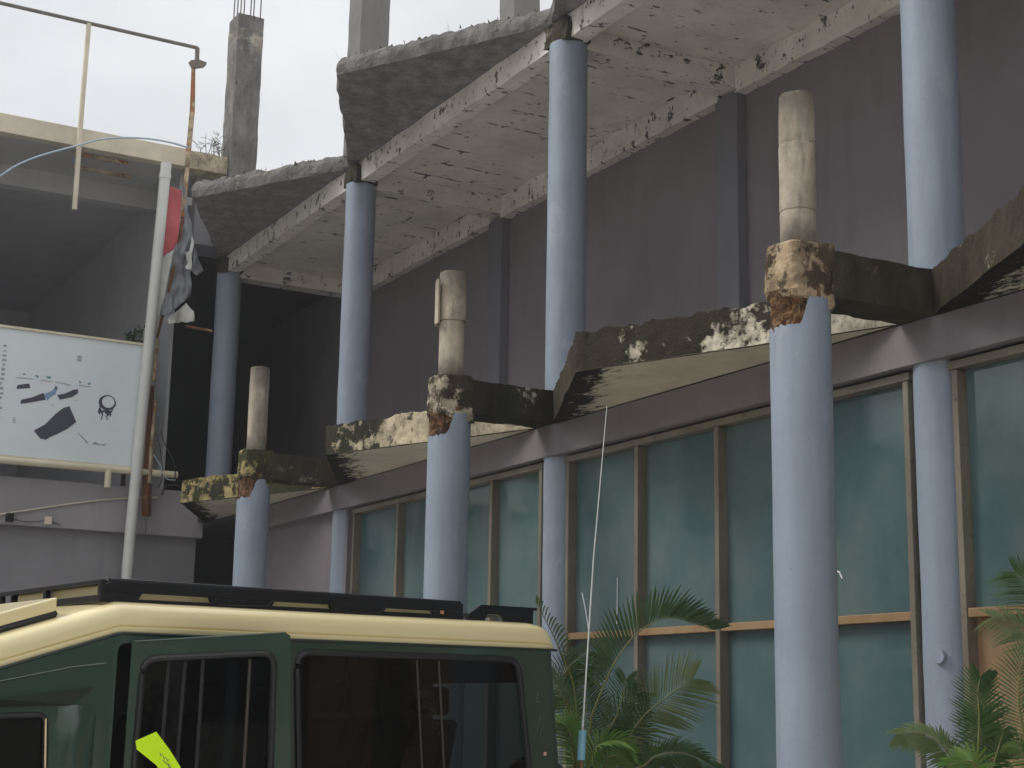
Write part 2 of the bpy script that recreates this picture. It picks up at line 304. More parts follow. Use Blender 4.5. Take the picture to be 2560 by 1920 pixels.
def rough_box(mb,x0,x1,y0,y1,z0,z1,step,amp,sc_=3.,seed=0):
    """box with subdivided, noise-worn faces"""
    nx,ny,nz_=[max(1,int(round(d/step))) for d in (x1-x0,y1-y0,z1-z0)]
    idx={}
    def vid(i,j,k):
        if (i,j,k) not in idx:
            p=Vector((x0+(x1-x0)*i/nx,y0+(y1-y0)*j/ny,z0+(z1-z0)*k/nz_))
            e=sum((i in (0,nx),j in (0,ny),k in (0,nz_)))
            q=p+nv(p+Vector((seed,seed,0)),sc_,amp)+nv(p+Vector((seed,0,seed)),sc_*4,amp*.6)
            if e>=2: q+= (Vector(((x0+x1)/2,(y0+y1)/2,(z0+z1)/2))-p).normalized()*amp*abs(noise.noise(p*6))*1.5
            idx[(i,j,k)]=len(mb.v); mb.v.append(tuple(q))
        return idx[(i,j,k)]
    def quad(a,b,c,d): mb.f.append((a,b,c,d)); mb.m.append(mb.mi)
    for i in range(nx):
        for j in range(ny):
            for k in (0,nz_): quad(vid(i,j,k),vid(i+1,j,k),vid(i+1,j+1,k),vid(i,j+1,k))
    for i in range(nx):
        for k in range(nz_):
            for j in (0,ny): quad(vid(i,j,k),vid(i+1,j,k),vid(i+1,j,k+1),vid(i,j,k+1))
    for j in range(ny):
        for k in range(nz_):
            for i in (0,nx): quad(vid(i,j,k),vid(i,j+1,k),vid(i,j+1,k+1),vid(i,j,k+1))
    return mb
def slab_edge(mb,pts,z0,z1,back_y,amp,step=.07,seed=0,topamp=.03):
    """triangular cantilever slab: worn fascia following pts (plan), flat underside and top back to back_y"""
    pl=[]
    for (a,b) in zip(pts[:-1],pts[1:]):
        a=Vector((*a,0)); b=Vector((*b,0)); n=max(2,int((b-a).length/step))
        pl+= [a+(b-a)*i/n for i in range(n)]
    pl.append(Vector((*pts[-1],0)))
    nz_=5; base=len(mb.v); m=len(pl)
    for p in pl:
        for k in range(nz_+1):
            z=z0+(z1-z0)*k/nz_; q=Vector((p.x,p.y,z)); d=nv(q+Vector((seed,0,0)),3,amp)+nv(q+Vector((0,seed,0)),13,amp*.6)
            if topamp>.04: q=q+Vector((0,.10*((k/nz_-.45)*1.6)**2*(1 if k>2 else .35),0)); d=d*1.5
            if k==nz_: d.z+= topamp*(noise.noise(q*7)+.6*noise.noise(q*21))
            if k==0: d=d*.9; d.z=abs(d.z)*.8 
            mb.v.append(tuple(q+d))
    mb.mi=0
    for i in range(m-1):
        for k in range(nz_):
            a=base+i*(nz_+1)+k; mb.f.append((a,a+nz_+1,a+nz_+2,a+1)); mb.m.append(0)
    # underside and top strips to the back line
    b2=len(mb.v)
    for p in pl: mb.v.append((p.x,back_y,z0))
    for p in pl: mb.v.append((p.x,back_y,z1))
    for i in range(m-1):
        mb.f.append((base+i*(nz_+1),b2+i,b2+i+1,base+(i+1)*(nz_+1))); mb.m.append(1)
        mb.f.append((base+i*(nz_+1)+nz_,base+(i+1)*(nz_+1)+nz_,b2+m+i+1,b2+m+i)); mb.m.append(0)
    return mb

# ============================================================ SETTING
g=MB().box(-120,120,-120,120,-.4,0).build('ground','asphalt',kind='structure'); g['label']='grey paved forecourt in front of the building'

XC=[-24.65,-19.2,-13.66,-8.28,-2.85]        # column lines
YF,YB,YW=7.0,8.35,10.65                      # front columns, main columns, upper wall
RC=.21
bld=empty('concrete_building',(-13.66,8.35,0),'two storey concrete building with sawtooth ledges, blue grey columns and teal windows','building')
def colr(name,x,y,r,z0,z1,mat,parent,n=40,wob=.003,**k):
    mb=MB(); nz_=max(2,int((z1-z0)/.25))
    for j in range(nz_+1):
        z=z0+(z1-z0)*j/nz_
        for i in range(n):
            a=2*math.pi*i/n; rr=r+wob*noise.noise(Vector((math.cos(a)*2+x,math.sin(a)*2,z*2)))*2
            mb.v.append((x+rr*math.cos(a),y+rr*math.sin(a),z))
    for j in range(nz_):
        for i in range(n): mb.f.append((j*n+i,j*n+(i+1)%n,(j+1)*n+(i+1)%n,(j+1)*n+i)); mb.m.append(0)
    mb.f.append(tuple(nz_*n+i for i in range(n))); mb.m.append(0)
    return mb.build(name,mat,parent,True,**k)
# main columns from ground to roof
for i,x in enumerate(XC):
    colr('main_column',x,YB,RC,4.5 if i==0 else 0,8.76,'blue',bld)
# ground-floor solid wall, lintel band, floor slab
MB().box(-22.6,-18.95,8.24,8.5,0,4.47).build('ground_wall','wall',bld)
rough_box(MB(),-22.6,2,8.12,8.6,4.16,4.48,.3,.004).build('lintel_band','wall',bld)
MB().box(-24.3,2,8.14,10.6,4.50,4.80).build('floor_slab','concrete',bld)
# passage behind the gap, dark room
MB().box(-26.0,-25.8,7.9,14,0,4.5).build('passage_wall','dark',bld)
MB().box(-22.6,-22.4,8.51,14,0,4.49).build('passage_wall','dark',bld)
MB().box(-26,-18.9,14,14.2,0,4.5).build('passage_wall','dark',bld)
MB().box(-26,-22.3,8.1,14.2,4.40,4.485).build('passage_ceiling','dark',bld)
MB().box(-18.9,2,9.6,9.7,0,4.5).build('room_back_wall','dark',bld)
# upper wall with pilasters
MB().box(-31,2,YW,YW+.2,4.8,9.0).build('upper_wall','wall',bld)
for x in XC[1:]:
    MB().box(x-.215,x+.19,YW-.14,YW-.002,4.802,8.66).build('pilaster','wall_blue',bld,bevel=.01)
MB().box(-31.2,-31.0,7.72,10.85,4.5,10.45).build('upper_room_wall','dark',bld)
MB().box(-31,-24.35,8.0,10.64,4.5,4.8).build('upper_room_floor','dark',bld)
# roof: soffit slab, beams
MB().box(-24.6,2,8.46,10.85,8.95,9.28).build('roof_slab','soffit',bld)
MB().box(-31,-24.61,7.72,10.85,9.0,9.2).build('roof_slab','dark',bld)
for a,b in zip(XC[:-1],XC[1:]):
    rough_box(MB(),a,b-.004,8.24,8.45,8.76,9.05,.12,.012,seed=a).build('edge_beam','soffit_beam',bld)
    rough_box(MB(),a+.16,b-.16,10.50,10.648,8.63,8.948,.09,.013,4,seed=b).build('wall_beam','soffit_beam',bld)
for x in XC:
    rough_box(MB(),x-.155,x+.155,8.455,10.646,8.70,8.947,.15,.006,seed=x).build('cross_beam','soffit_beam',bld)
    rough_box(MB(),x-.2,x+.24,8.16,8.5,8.74,9.0,.06,.03,5,seed=x).build('beam_joint','st_dark',bld)
for a,b in zip(XC[:-1],XC[1:]):
    tip=(a+2.78,6.74)
    mb=slab_edge(MB(),[(a-.12,8.18),tip,(b-.05,8.3)],9.05,9.30,8.3,.018,.05,seed=a,topamp=.042)
    mb.build('roof_overhang',['over_edge','over'],bld,origin=(tip[0],tip[1],9.05))
    mb=MB()   # weeds and rubble along the overhang's lip
    rnd=random.Random(int(a*10))
    for k in range(55):
        t=rnd.random(); s=rnd.random()<.25
        p=Vector((*tip,0)).lerp(Vector((a+.12,8.3,0)) if s else Vector((b-.05,8.3,0)),t)+Vector((rnd.uniform(-.05,.05),rnd.uniform(0,.12),9.27))
        h=rnd.uniform(.02,.07) if rnd.random()<.93 else rnd.uniform(.1,.25); d=Vector((rnd.uniform(-.6,.6),rnd.uniform(-.6,.3),1)).normalized()*h; sd_=Vector((rnd.uniform(-1,1),rnd.uniform(-1,1),0))*(.006+.02*(h<.08))
        mb.add([p-sd_,p+sd_,p+d],[(0,1,2)])
    mb.build('moss_fringe','weed',bld,kind='stuff')
# broken columns rising above the roof
def roof_stub(x,y,hw,z1,rebar=None):
    mb=rough_box(MB(),x-hw,x+hw,y-hw,y+hw,9.2,z1,.14,.012,3,seed=x)
    o=mb.build('roof_column','over_edge' if rebar else 'concrete',bld)
    if rebar:
        for dx,dy in rebar: 
            MB().tube([(x+dx,y+dy,z1-.1),(x+dx+.01,y+dy,z1+.6),(x+dx-.01,y+dy+.01,z1+1.5)],.012,6).build('reinforcing_bar','rail',o)
roof_stub(-24.5,8.35,.235,13.36,[(-.18,-.18),(-.18,.0),(-.18,.18),(.0,-.18),(.18,-.18),(.18,.0),(.18,.18)])
roof_stub(-19.16,8.35,.22,12.9)
roof_stub(-18.75,10.6,.22,13.2)
roof_stub(-13.6,8.5,.2,11.5)
# ------------------------------------------------ ledges
stm=['st_b0','st_b1','st_b2','st_dark']
for i,(a,b) in enumerate(zip(XC[:-1],XC[1:])):
    tip=(a+2.42,6.98)
    mb=slab_edge(MB(),[(a+.165,8.115),tip,(b-.17,8.115)],4.49,4.83,8.115,.015,.04,seed=a*1.7,topamp=.03)
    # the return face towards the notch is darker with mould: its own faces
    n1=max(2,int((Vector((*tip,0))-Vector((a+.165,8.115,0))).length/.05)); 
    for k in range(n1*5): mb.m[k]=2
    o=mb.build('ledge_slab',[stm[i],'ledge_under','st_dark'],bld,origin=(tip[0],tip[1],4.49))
    # moulded drip lip under the edge
    lip=MB(); A=Vector((*tip,0)); B=Vector((b-.2,8.115,0))
    n=26; lip.tube([A.lerp(B,k/n)+Vector((0,-.004,4.487+.003*noise.noise(Vector((k*.9,a,0))))) for k in range(n+1)],.006,6)
    lip.build('drip_lip','st_dark',o)
# ------------------------------------------------ front columns, beams, stubs
def front_column(x,i):
    vd=Vector((x,YF,0)).normalized(); fr=-vd; lf=Vector((-vd.y,vd.x,0)); rnd=random.Random(i+5)
    mb=MB(); n=96; zs=[0,.6,1.2,1.8,2.4,2.8,3.1,3.4,3.6,3.8,3.95,4.05,4.12]
    def ztop(a):
        s=math.sin(a); c_=math.cos(a)
        lo,hi,e0,e1=[(4.16,4.42,-.1,.25),(4.22,4.46,-.3,.15),(4.245,4.47,-.15,.2),(4.25,4.45,0,.3),(4.25,4.45,0,.3)][i]
        if c_<-.2: return hi
        t=min(1,max(0,(s-e0)/(e1-e0))); z=lo+(hi-lo)*t**1.3
        z+= .02*noise.noise(Vector((s*9,i*3.3,0)))+.014*noise.noise(Vector((s*31,i*7.7,1)))
        if s<e0-.25: z+= .012*noise.noise(Vector((s*5,i,4)))-.02*max(0,(-s-.7))
        return min(z,4.485)
    rows=len(zs)+5
    for k in range(n):
        a=2*math.pi*k/n; d=fr*math.cos(a)-lf*math.sin(a)
        zt_=ztop(a)
        for z in zs+[4.12+(zt_-4.12)*q/5 for q in (1,2,3,4,5)]:
            r=.214+.004*noise.noise(Vector((d.x*2+x,d.y*2,z*1.5)))+.002*noise.noise(Vector((d.x*9+x,d.y*9,z*6)))
            mb.v.append((x+d.x*r,YF+d.y*r,z))
    m0=len(mb.v)
    for k in range(n):       # thickness of the paint and render shell at the break
        a=2*math.pi*k/n; d=fr*math.cos(a)-lf*math.sin(a); z=ztop(a)-.006+.01*noise.noise(Vector((a*20,i,2)))
        mb.v.append((x+d.x*.196,YF+d.y*.196,z)); 
    for k in range(n):
        k2=(k+1)%n
        for j in range(rows-1): mb.f.append((k*rows+j,k2*rows+j,k2*rows+j+1,k*rows+j+1)); mb.m.append(0)
        mb.f.append((k*rows+rows-1,k2*rows+rows-1,m0+k2,m0+k)); mb.m.append(1)
    col=mb.build('front_column',['blue','st_end'],bld,True)
    for pg in col.data.polygons:
        if pg.material_index==1: pg.use_smooth=False
    col.data.set_sharp_from_angle(angle=R(40))
    # broken brick core between the shell and the beam
    mb=MB(); n=90; zs=[4.1+.0105*k for k in range(42)]
    for j,z in enumerate(zs):
        for k in range(n):
            a=2*math.pi*k/n; p=Vector((math.cos(a),math.sin(a),0))
            r=.186+.035*noise.noise(Vector((p.x*3+x,p.y*3,z*9)))+.032*noise.noise(Vector((p.x*9+x,p.y*9,z*20)))+.014*noise.noise(Vector((p.x*22+x,p.y*22,z*50)))
            if z<4.3: r=min(r,.200)
            mb.v.append((x+p.x*r,YF+p.y*r,z))
    for j in range(len(zs)-1):
        for k in range(n): mb.f.append((j*n+k,j*n+(k+1)%n,(j+1)*n+(k+1)%n,(j+1)*n+k)); mb.m.append(0)
    mb.build('broken_core','core',col,False)
    # beam back to the building
    rough_box(MB(),x-.18,x+.18,7.12,8.118,4.483,4.828,.05,.010,4,seed=x*2).build('ledge_beam',['st_b0','st_dark','st_black','st_dark','st_dark'][i],bld)
    mb=MB(); n=48; m=22        # plastered cap over the column head, rounded outside, worn unevenly
    outl=[]
    for k in range(n):
        a=2*math.pi*k/n; ca,sa=math.cos(a),math.sin(a); e=3.2 if sa<.2 and ca<.4 else 6.
        outl.append((.196*math.copysign(abs(ca)**(2/e),ca),.20*math.copysign(abs(sa)**(2/e),sa)))
    for j in range(m+1):
        z=4.40+(.455)*j/m
        for (dx,dy) in outl:
            q=Vector((x+dx,YF+dy,z)); lf_=max(0,Vector((dx,dy,0)).normalized().dot(lf+fr*.6))
            w_=.985+.06*noise.noise(q*4)+.05*noise.noise(q*11)+.03*noise.noise(q*27)-.03*(j in (0,m))+.07*lf_*(1-abs(j/m-.45))
            zz=z+(.03*noise.noise(q*9) if j==m else 0)+(.085*lf_*max(0,1-j/6))+.05*noise.noise(q*12)*max(0,1-j/4)
            mb.v.append((x+dx*w_,YF+dy*w_,zz))
    for j in range(m):
        for k in range(n): mb.f.append((j*n+k,j*n+(k+1)%n,(j+1)*n+(k+1)%n,(j+1)*n+k)); mb.m.append(0)
    mb.f.append(tuple(m*n+k for k in range(n))); mb.m.append(0); mb.f.append(tuple(range(n))[::-1]); mb.m.append(0)
    mb.build('beam_end',['st_end','st_b0','st_cap','st_end','st_end'][i],bld)
    mb=MB(); rr_=random.Random(i*7)      # flakes and crumbs left on the break
    for k in range(60):
        a=rr_.uniform(-1.5,.5); d=fr*math.cos(a)-lf*math.sin(a); z=ztop(a)+rr_.uniform(-.01,.02) if k%2 else 4.45+rr_.uniform(-.05,.06); c0=Vector((x,YF,0))+d*rr_.uniform(.19,.215)+Vector((0,0,z)); sz=rr_.uniform(.005,.02)
        vs=[c0+Vector((rr_.uniform(-1,1),rr_.uniform(-1,1),rr_.uniform(-1,1)))*sz for _ in range(4)]; mb.add(vs,[(0,1,2),(0,2,3),(0,3,1),(1,3,2)])
    mb.build('crumbs','core',col,kind='stuff')
    # stub of the former upper column: pipe sections with joints
    zt=[5.96,5.97,5.95,6.0,6.0][i]; rs=.128
    z=4.83; parts=[(4.80,5.12 if i==3 else 5.40),(5.12 if i==3 else 5.40,5.62 if i==3 else 5.72),(5.62 if i==3 else 5.72,zt)]
    if i==1: parts=[(4.80,zt)]
    if i==2: parts=[(4.80,5.44),(5.44,zt)]
    root=None
    for q,(za,zb) in enumerate(parts):
        mb=MB(); n=36; m=max(3,int((zb-za)/.02)); rr=rs+(.004 if q%2 else 0)+(.006 if (i==2 and q==1) else 0)
        for j in range(m+1):
            zz=za+(zb-za)*j/m
            for k in range(n):
                a=2*math.pi*k/n; p=Vector((math.cos(a),math.sin(a),0)); r_=rr+.004*noise.noise(Vector((p.x*3+x,p.y*3,zz*4)))
                if j in (0,m): r_-=.004
                ztw=zz
                if j in (0,m): ztw+= .008*noise.noise(Vector((p.x*4+x,p.y*4,q)))
                if zb==zt and j==m: ztw+= .016*noise.noise(Vector((p.x*5+x,p.y*5,7)))
                mb.v.append((x+p.x*r_+.01*(zz-4.8)*(i==3),YF+p.y*r_,ztw))
        for j in range(m):
            for k in range(n): mb.f.append((j*n+k,j*n+(k+1)%n,(j+1)*n+(k+1)%n,(j+1)*n+k)); mb.m.append(0)
        mb.f.append(tuple(m*n+k for k in range(n))); mb.m.append(0)
        o=mb.build('pipe_section','stub',root if root else bld,True,label='broken concrete pipe stub standing on the ledge beam' if root is None else None)
        if root is None: o.name='column_stub'; root=o; WO[o.name]=WO[bld.name]
    if i==2:      # split half-pipe still clinging to the left side
        mb=MB(); n=10
        for j in range(9):
            zz=5.40+.46*j/8
            for k in range(n):
                a=-.75+1.5*k/(n-1); d=lf*math.cos(a)+fr*math.sin(a); c0=Vector((x,YF,0))+lf*.045+fr*.03
                for r_ in (.135,.112): mb.v.append(tuple(c0+d*(r_+.004*noise.noise(Vector((k,j,2))))+Vector((0,0,zz+.015*noise.noise(Vector((k*.6,j,0)))))))
        for j in range(8):
            for k in range(n-1):
                for t in (0,1):
                    a=(j*n+k)*2+t; mb.f.append((a,a+2,a+2+2*n,a+2*n)); mb.m.append(0)
            for k in (0,n-1): a=(j*n+k)*2; mb.f.append((a,a+1,a+1+2*n,a+2*n)); mb.m.append(0)
        for j in (0,8):
            for k in range(n-1): a=(j*n+k)*2; mb.f.append((a,a+1,a+3,a+2)); mb.m.append(0)
        mb.build('split_pipe_shell','stub',root)
for i,x in enumerate(XC):
    if i in (1,2,3,4): front_column(x,i)
# ------------------------------------------------ windows
HEAD,TRAN,SILL=4.135,2.325,.35
def window(xs,lower='glass'):
    x0,x1=xs[0],xs[-1]
    f=MB().box(x0-.05,x1+.05,8.195,8.325,HEAD-.06,HEAD).build('window','frame',bld,bevel=.004)
    MB().box(x0-.05,x1+.05,8.18,8.32,SILL-.08,SILL).build('bottom_rail','frame',f,bevel=.004)
    for k,x in enumerate(xs):
        hw=.028 if k in (0,len(xs)-1) else .030
        MB().box(x-hw,x+hw,8.205,8.318,SILL+.002,HEAD-.062).build('mullion','frame',f,bevel=.006)
    for k,(a,b) in enumerate(zip(xs[:-1],xs[1:])):
        l=a+.032; r=b-.032
        MB().box(l,r,8.215,8.325,TRAN-.036,TRAN+.028).build('transom','transom',f,bevel=.004)
        for zb,zt,mt in ((TRAN+.030,HEAD-.063,'glass'),(SILL+.002,TRAN-.038,lower)):
            rr=random.Random(int(a*100+zb*10)); t=rr.uniform(-.004,.004); t2=rr.uniform(-.003,.003); y=8.302
            MB().add([(l,y+t,zb),(r,y-t,zb),(r,y-t+t2,zt),(l,y+t+t2,zt),(l,y+t+.012,zb),(r,y-t+.012,zb),(r,y-t+t2+.012,zt),(l,y+t+t2+.012,zt)],
               [(0,1,2,3),(7,6,5,4),(0,4,5,1),(1,5,6,2),(2,6,7,3),(3,7,4,0)]).build('pane' if mt=='glass' else 'plywood_panel',mt,f)
    MB().box(x0-.05,x1+.05,8.2,8.5,0,SILL-.09).build('sill_wall','wall',bld)
    return f
window([-18.70,-17.37,-16.15,-14.97,-13.90])
wB=window([-13.36,-12.12,-10.87,-9.65,-8.52])
window([-8.02,-6.78,-5.54,-4.3,-3.1],'plywood')
# putty smears and scratches left on the panes
for pts,r in ([[(-13.2,8.296,2.75),(-13.12,8.294,2.55),(-13.07,8.294,2.38)],.007],[[(-12.56,8.294,2.86),(-12.57,8.294,2.42)],.005],[[(-9.45,8.294,2.72),(-9.40,8.294,2.70),(-9.37,8.294,2.65)],.007],[[(-9.58,8.294,2.2),(-9.54,8.294,2.21)],.008]):
    MB().tube(pts,r,5).build('putty_smear','white_mark',wB)
for x,z in ((-9.50,3.36),(-9.47,3.40)): MB().tube([(x,8.294,z),(x+.015,8.294,z+.05)],.006,5).build('putty_smear','white_mark',wB)
MB().tube([(-8.2,8.128,2.02),(-8.2,8.150,2.02)],.05,20).build('conduit_cap','blue',bld)

# ============================================================ WING on the left
wing=empty('terrace_wing',(-24.5,2,0),'grey two storey wing at the left with open dark terrace and cream roof beam','building')
XW=-24.5
for y0,y1 in ((-6,7.15),(7.154,8.1)):
    MB().box(XW-.4,XW+(0 if y1<8 else -.012),y0,y1,4.24,4.98).build('balcony_band','wing',wing,bevel=.008)
MB().box(XW-.45,XW-.16,-6,8.04,0,4.238).build('lower_wall','wing2',wing)
MB().box(-36,XW-.41,-6,8.1,4.7,4.9).build('terrace_floor','room',wing)
mb=MB(); mb.box(XW-.08,XW+.14,-6,8.5,10.44,10.46); mb.box(XW+.0,XW+.03,-6,8.5,10.461,10.74); mb.box(XW-.08,XW+.14,-6,8.5,10.741,10.76)
MB().box(XW-.08,XW+.12,-6,7.4,10.44,10.755).build('roof_beam','cream_beam',wing,bevel=.01)
rough_box(MB(),XW-.25,XW+.10,7.41,8.62,10.44,10.75,.1,.012).build('roof_beam_stub','cream_steel',wing)
MB().box(-26.0,XW-.09,-6,8.6,10.46,10.72).build('ceiling','room',wing)
MB().box(-36,-26.25,-6,8.6,10.40,10.72).build('ceiling','room',wing)
MB().box(-26.25,-26.0,-6,7.5,10.12,10.72).build('ceiling_beam','room',wing)
MB().box(-36,-24.85,7.45,7.5,4.9,10.46).build('terrace_side_wall','room',wing)
MB().box(-36,-26.2,7.502,7.7,4.9,10.458).build('terrace_party_wall','dark',wing)  # dark skin painting shade on the outer side of the wall
MB().box(-24.95,-24.75,7.71,8.6,9.0,10.455).build('gable_return','wing2',wing)
MB().box(-36.2,-36,-6,7.7,4.9,10.46).build('terrace_back_wall','room',wing)
MB().box(-36.2,-24.6,-6.2,-6,0,10.46).build('terrace_side_wall','room',wing)
for k in range(0,5,3): MB().box(-24.75-.22*k,-24.70-.22*k,5.6+.05*k,6.5+.08*k,10.40,10.455).build('rusty_slat','rustlight',wing)
# billboard
bb=empty('billboard',(-24.3,5.4,5.2),'white billboard showing dark clothing, mounted on the wing balcony','billboard')
MB().box(-24.33,-24.28,2.5,6.9,5.27,7.25).build('panel','board',bb)
MB().box(-24.345,-24.255,2.46,6.94,7.251,7.29).build('frame_rail','cream_pipe',bb)
MB().box(-24.345,-24.255,2.46,6.94,5.23,5.269).build('frame_rail','cream_pipe',bb)
MB().tube([(-24.25,2.4,5.17),(-24.25,7.53,5.2)],.055,12).build('support_pipe','cream_pipe',bb,True)
for y in (6.42,4.2): MB().tube([(-24.25,y,4.9),(-24.25,y,5.17)],.055,12).build('support_post','cream_pipe',bb,True)
PRINT={
 'ink':[[(5.227,5.692),(5.39,5.804),(5.536,5.985),(5.649,6.094),(5.74,6.132),(5.803,6.014),(5.867,5.896),(5.741,5.772),(5.574,5.666),(5.485,5.616),(5.428,5.569),(5.342,5.574),(5.284,5.629)],
 [(4.991,6.089),(4.999,6.151),(5.172,6.212),(5.325,6.299),(5.373,6.194),(5.23,6.15),(5.075,6.105)],
 [(5.54,6.289),(5.658,6.324),(5.781,6.4),(5.855,6.416),(5.86,6.354),(5.77,6.281),(5.585,6.218)],
 [(4.913,6.326),(4.928,6.376),(5.096,6.419),(5.124,6.351),(4.927,6.314)]],
 'ink_blue':[[(5.333,6.279),(5.455,6.342),(5.504,6.41),(5.532,6.385),(5.512,6.3),(5.449,6.251),(5.394,6.183)]],
 'ink_grey':[[(5.489,6.422),(5.529,6.433),(5.539,6.386),(5.507,6.368)],
 [(4.899,6.5),(5.156,6.501),(5.157,6.49),(4.9,6.486)],[(5.269,6.495),(5.443,6.499),(5.444,6.488),(5.27,6.484)],[(5.49,6.502),(5.728,6.478),(5.726,6.464),(5.491,6.489)],[(5.863,6.487),(6.048,6.485),(6.049,6.474),(5.864,6.474)],
 [(5.906,5.734),(6.08,5.586),(6.068,5.564),(5.9,5.727)],[(6.135,5.578),(6.187,5.611),(6.259,5.576),(6.381,5.595),(6.328,5.562),(6.163,5.567)],[(5.465,6.129),(5.499,6.119),(5.48,6.103)],[(5.8,6.243),(5.848,6.241),(5.828,6.225)]],
 'ink_teal':[[(4.989,6.555),(5.011,6.572),(5.045,6.559),(5.014,6.542)],[(5.178,6.557),(5.21,6.568),(5.239,6.537),(5.214,6.52)],[(5.343,6.573),(5.384,6.562),(5.424,6.573),(5.414,6.531),(5.366,6.539)],[(5.858,6.556),(5.908,6.53),(5.868,6.52)],[(5.997,6.531),(6.043,6.55),(6.046,6.523),(6.012,6.505)]]}
for mt,polys in PRINT.items():
    for q in polys: MB().prism(q,lambda a,b,d:(d,a,b),-24.2795,-24.276).build('printed_shape',mt,bb)
# small printed block of character strokes, and a stack of three dashes
mb=MB()
for k in range(4): mb.box(-24.2795,-24.276,5.806,5.874,6.868+.025*k,6.880+.025*k)
for y in (5.808,5.838,5.864): mb.box(-24.2795,-24.2765,y,y+.010,6.875,6.955)
mb.build('printed_mark','ink_grey',bb)
mb=MB()
for k in range(4): mb.box(-24.2795,-24.276,4.893,4.943,5.782+.024*k,5.790+.024*k)
mb.build('printed_mark','ink_grey',bb)
# necklace with fringe
mb=MB(); n=28; co=(6.332,6.254); ci=(6.345,6.267)
for k in range(n):
    a=2*math.pi*k/n
    for (c_,rx,rz) in ((co,.138,.123),(ci,.100,.095)):
        for X in (-24.2795,-24.276): mb.v.append((X,c_[0]+rx*math.cos(a)+.006*noise.noise(Vector((k*.8,rx,0))),c_[1]+rz*math.sin(a)))
for k in range(n):
    a=k*4; b_=((k+1)%n)*4
    for f in ((a+1,b_+1,b_+3,a+3),(a,b_,b_+1,a+1),(a+2,b_+2,b_+3,a+3)): mb.f.append(f); mb.m.append(0)
mb.build('printed_necklace','ink',bb)
for q in ([(6.214,6.198),(6.25,6.12),(6.32,6.135),(6.40,6.13),(6.45,6.22),(6.414,6.109),(6.353,6.03),(6.32,6.075),(6.29,6.10),(6.25,6.06)],[(6.214,6.198),(6.25,6.12),(6.225,6.046),(6.191,6.091)],[(6.26,6.09),(6.28,6.06),(6.262,5.965),(6.248,5.97)],[(6.31,6.05),(6.33,6.04),(6.362,5.985),(6.345,5.98)],[(6.385,6.07),(6.41,6.09),(6.40,6.03),(6.385,6.035)]):
    MB().prism(q,lambda a,b,d:(d,a,b),-24.2793,-24.2757).build('printed_fringe','ink',bb)
# vertical line of faded lettering at the left margin
mb=MB(); rnd=random.Random(3)
for k in range(16):
    z=6.95-.075*k; mb.box(-24.2795,-24.277,4.66+rnd.uniform(0,.02),4.70+rnd.uniform(-.01,.03),z,z+rnd.uniform(.02,.05))
mb.build('printed_lettering','ink_grey',bb)
# tall white pole
pl=MB().tube([(-24.12,6.74,0),(-24.12,6.80,4.2),(-24.12,6.945,9.2)],.088,18)
p=pl.build('white_pole','white_pipe',None,True,'tall white pipe rising from the forecourt past the billboard to the roof beam','pole',origin=(-24.12,6.74,0))
MB().tube([(-24.12,6.945,9.2),(-24.12,6.972,10.10),(-24.12,6.978,10.33)],[.088,.088,.088],18).build('upper_length','white_pipe',p,True)
MB().tube([(-24.12,6.970,10.06),(-24.12,6.974,10.14)],.098,18).build('socket_joint','white_pipe',p,True)
# abandoned sign frame
sf=empty('rusty_sign_frame',(-24.25,7.1,4.5),'rusted steel sign frame of thin pipes above and beside the billboard','sign frame')
MB().tube([(-24.25,2.0,12.53),(-24.25,7.42,12.53)],.033,8).build('top_rail','rail',sf,True)
MB().tube([(-24.25,7.42,12.53),(-24.25,7.425,12.25)],.04,8).build('corner_drop','rail',sf,True)
MB().tube([(-24.25,5.57,12.52),(-24.25,5.565,11.2),(-24.25,5.575,9.32)],.042,8).build('hanging_pipe','cream_beam',sf,True)
MB().prism([(7.292,12.244),(7.423,12.289),(7.568,12.263),(7.562,12.218),(7.361,12.142)],lambda a,b,d:(d,a,b),-24.3,-24.15).build('bracket_plate','rail',sf)
MB().tube([(-24.25,7.37,12.2),(-24.25,7.40,11.4),(-24.25,7.37,10.4)],[.035,.045,.045],4).build('rusty_post','rustlight',sf)
MB().tube([(-24.22,7.372,10.38),(-24.22,7.35,9.95),(-24.22,7.34,9.5)],[.035,.045,.03],4).build('rusty_post','rustlight',sf)
MB().tube([(-24.22,7.34,9.48),(-24.22,7.30,8.9),(-24.22,7.05,7.4)],.026,5).build('rusty_post','rust',sf)
for a,b in (((7.05,7.38),(7.03,6.66)),((7.09,6.38),(7.08,6.13)),((7.08,6.12),(7.07,5.7)),((7.065,5.69),(7.075,5.02))):
    MB().tube([(-24.2,a[0],a[1]),(-24.2,b[0],b[1])],.032,4).build('angle_strip','rustlight',sf)
MB().tube([(-24.26,7.01,6.6),(-24.26,7.03,5.6),(-24.26,7.04,5.02)],[.06,.05,.065],4).build('rusty_post','rust',sf)
MB().tube([(-24.22,7.04,5.01),(-24.22,7.065,4.50)],.075,4).build('rusty_foot','rust',sf)
MB().tube([(-24.22,7.503,7.66),(-24.22,7.957,7.635)],.022,5).build('cross_strip','rustlight',sf)
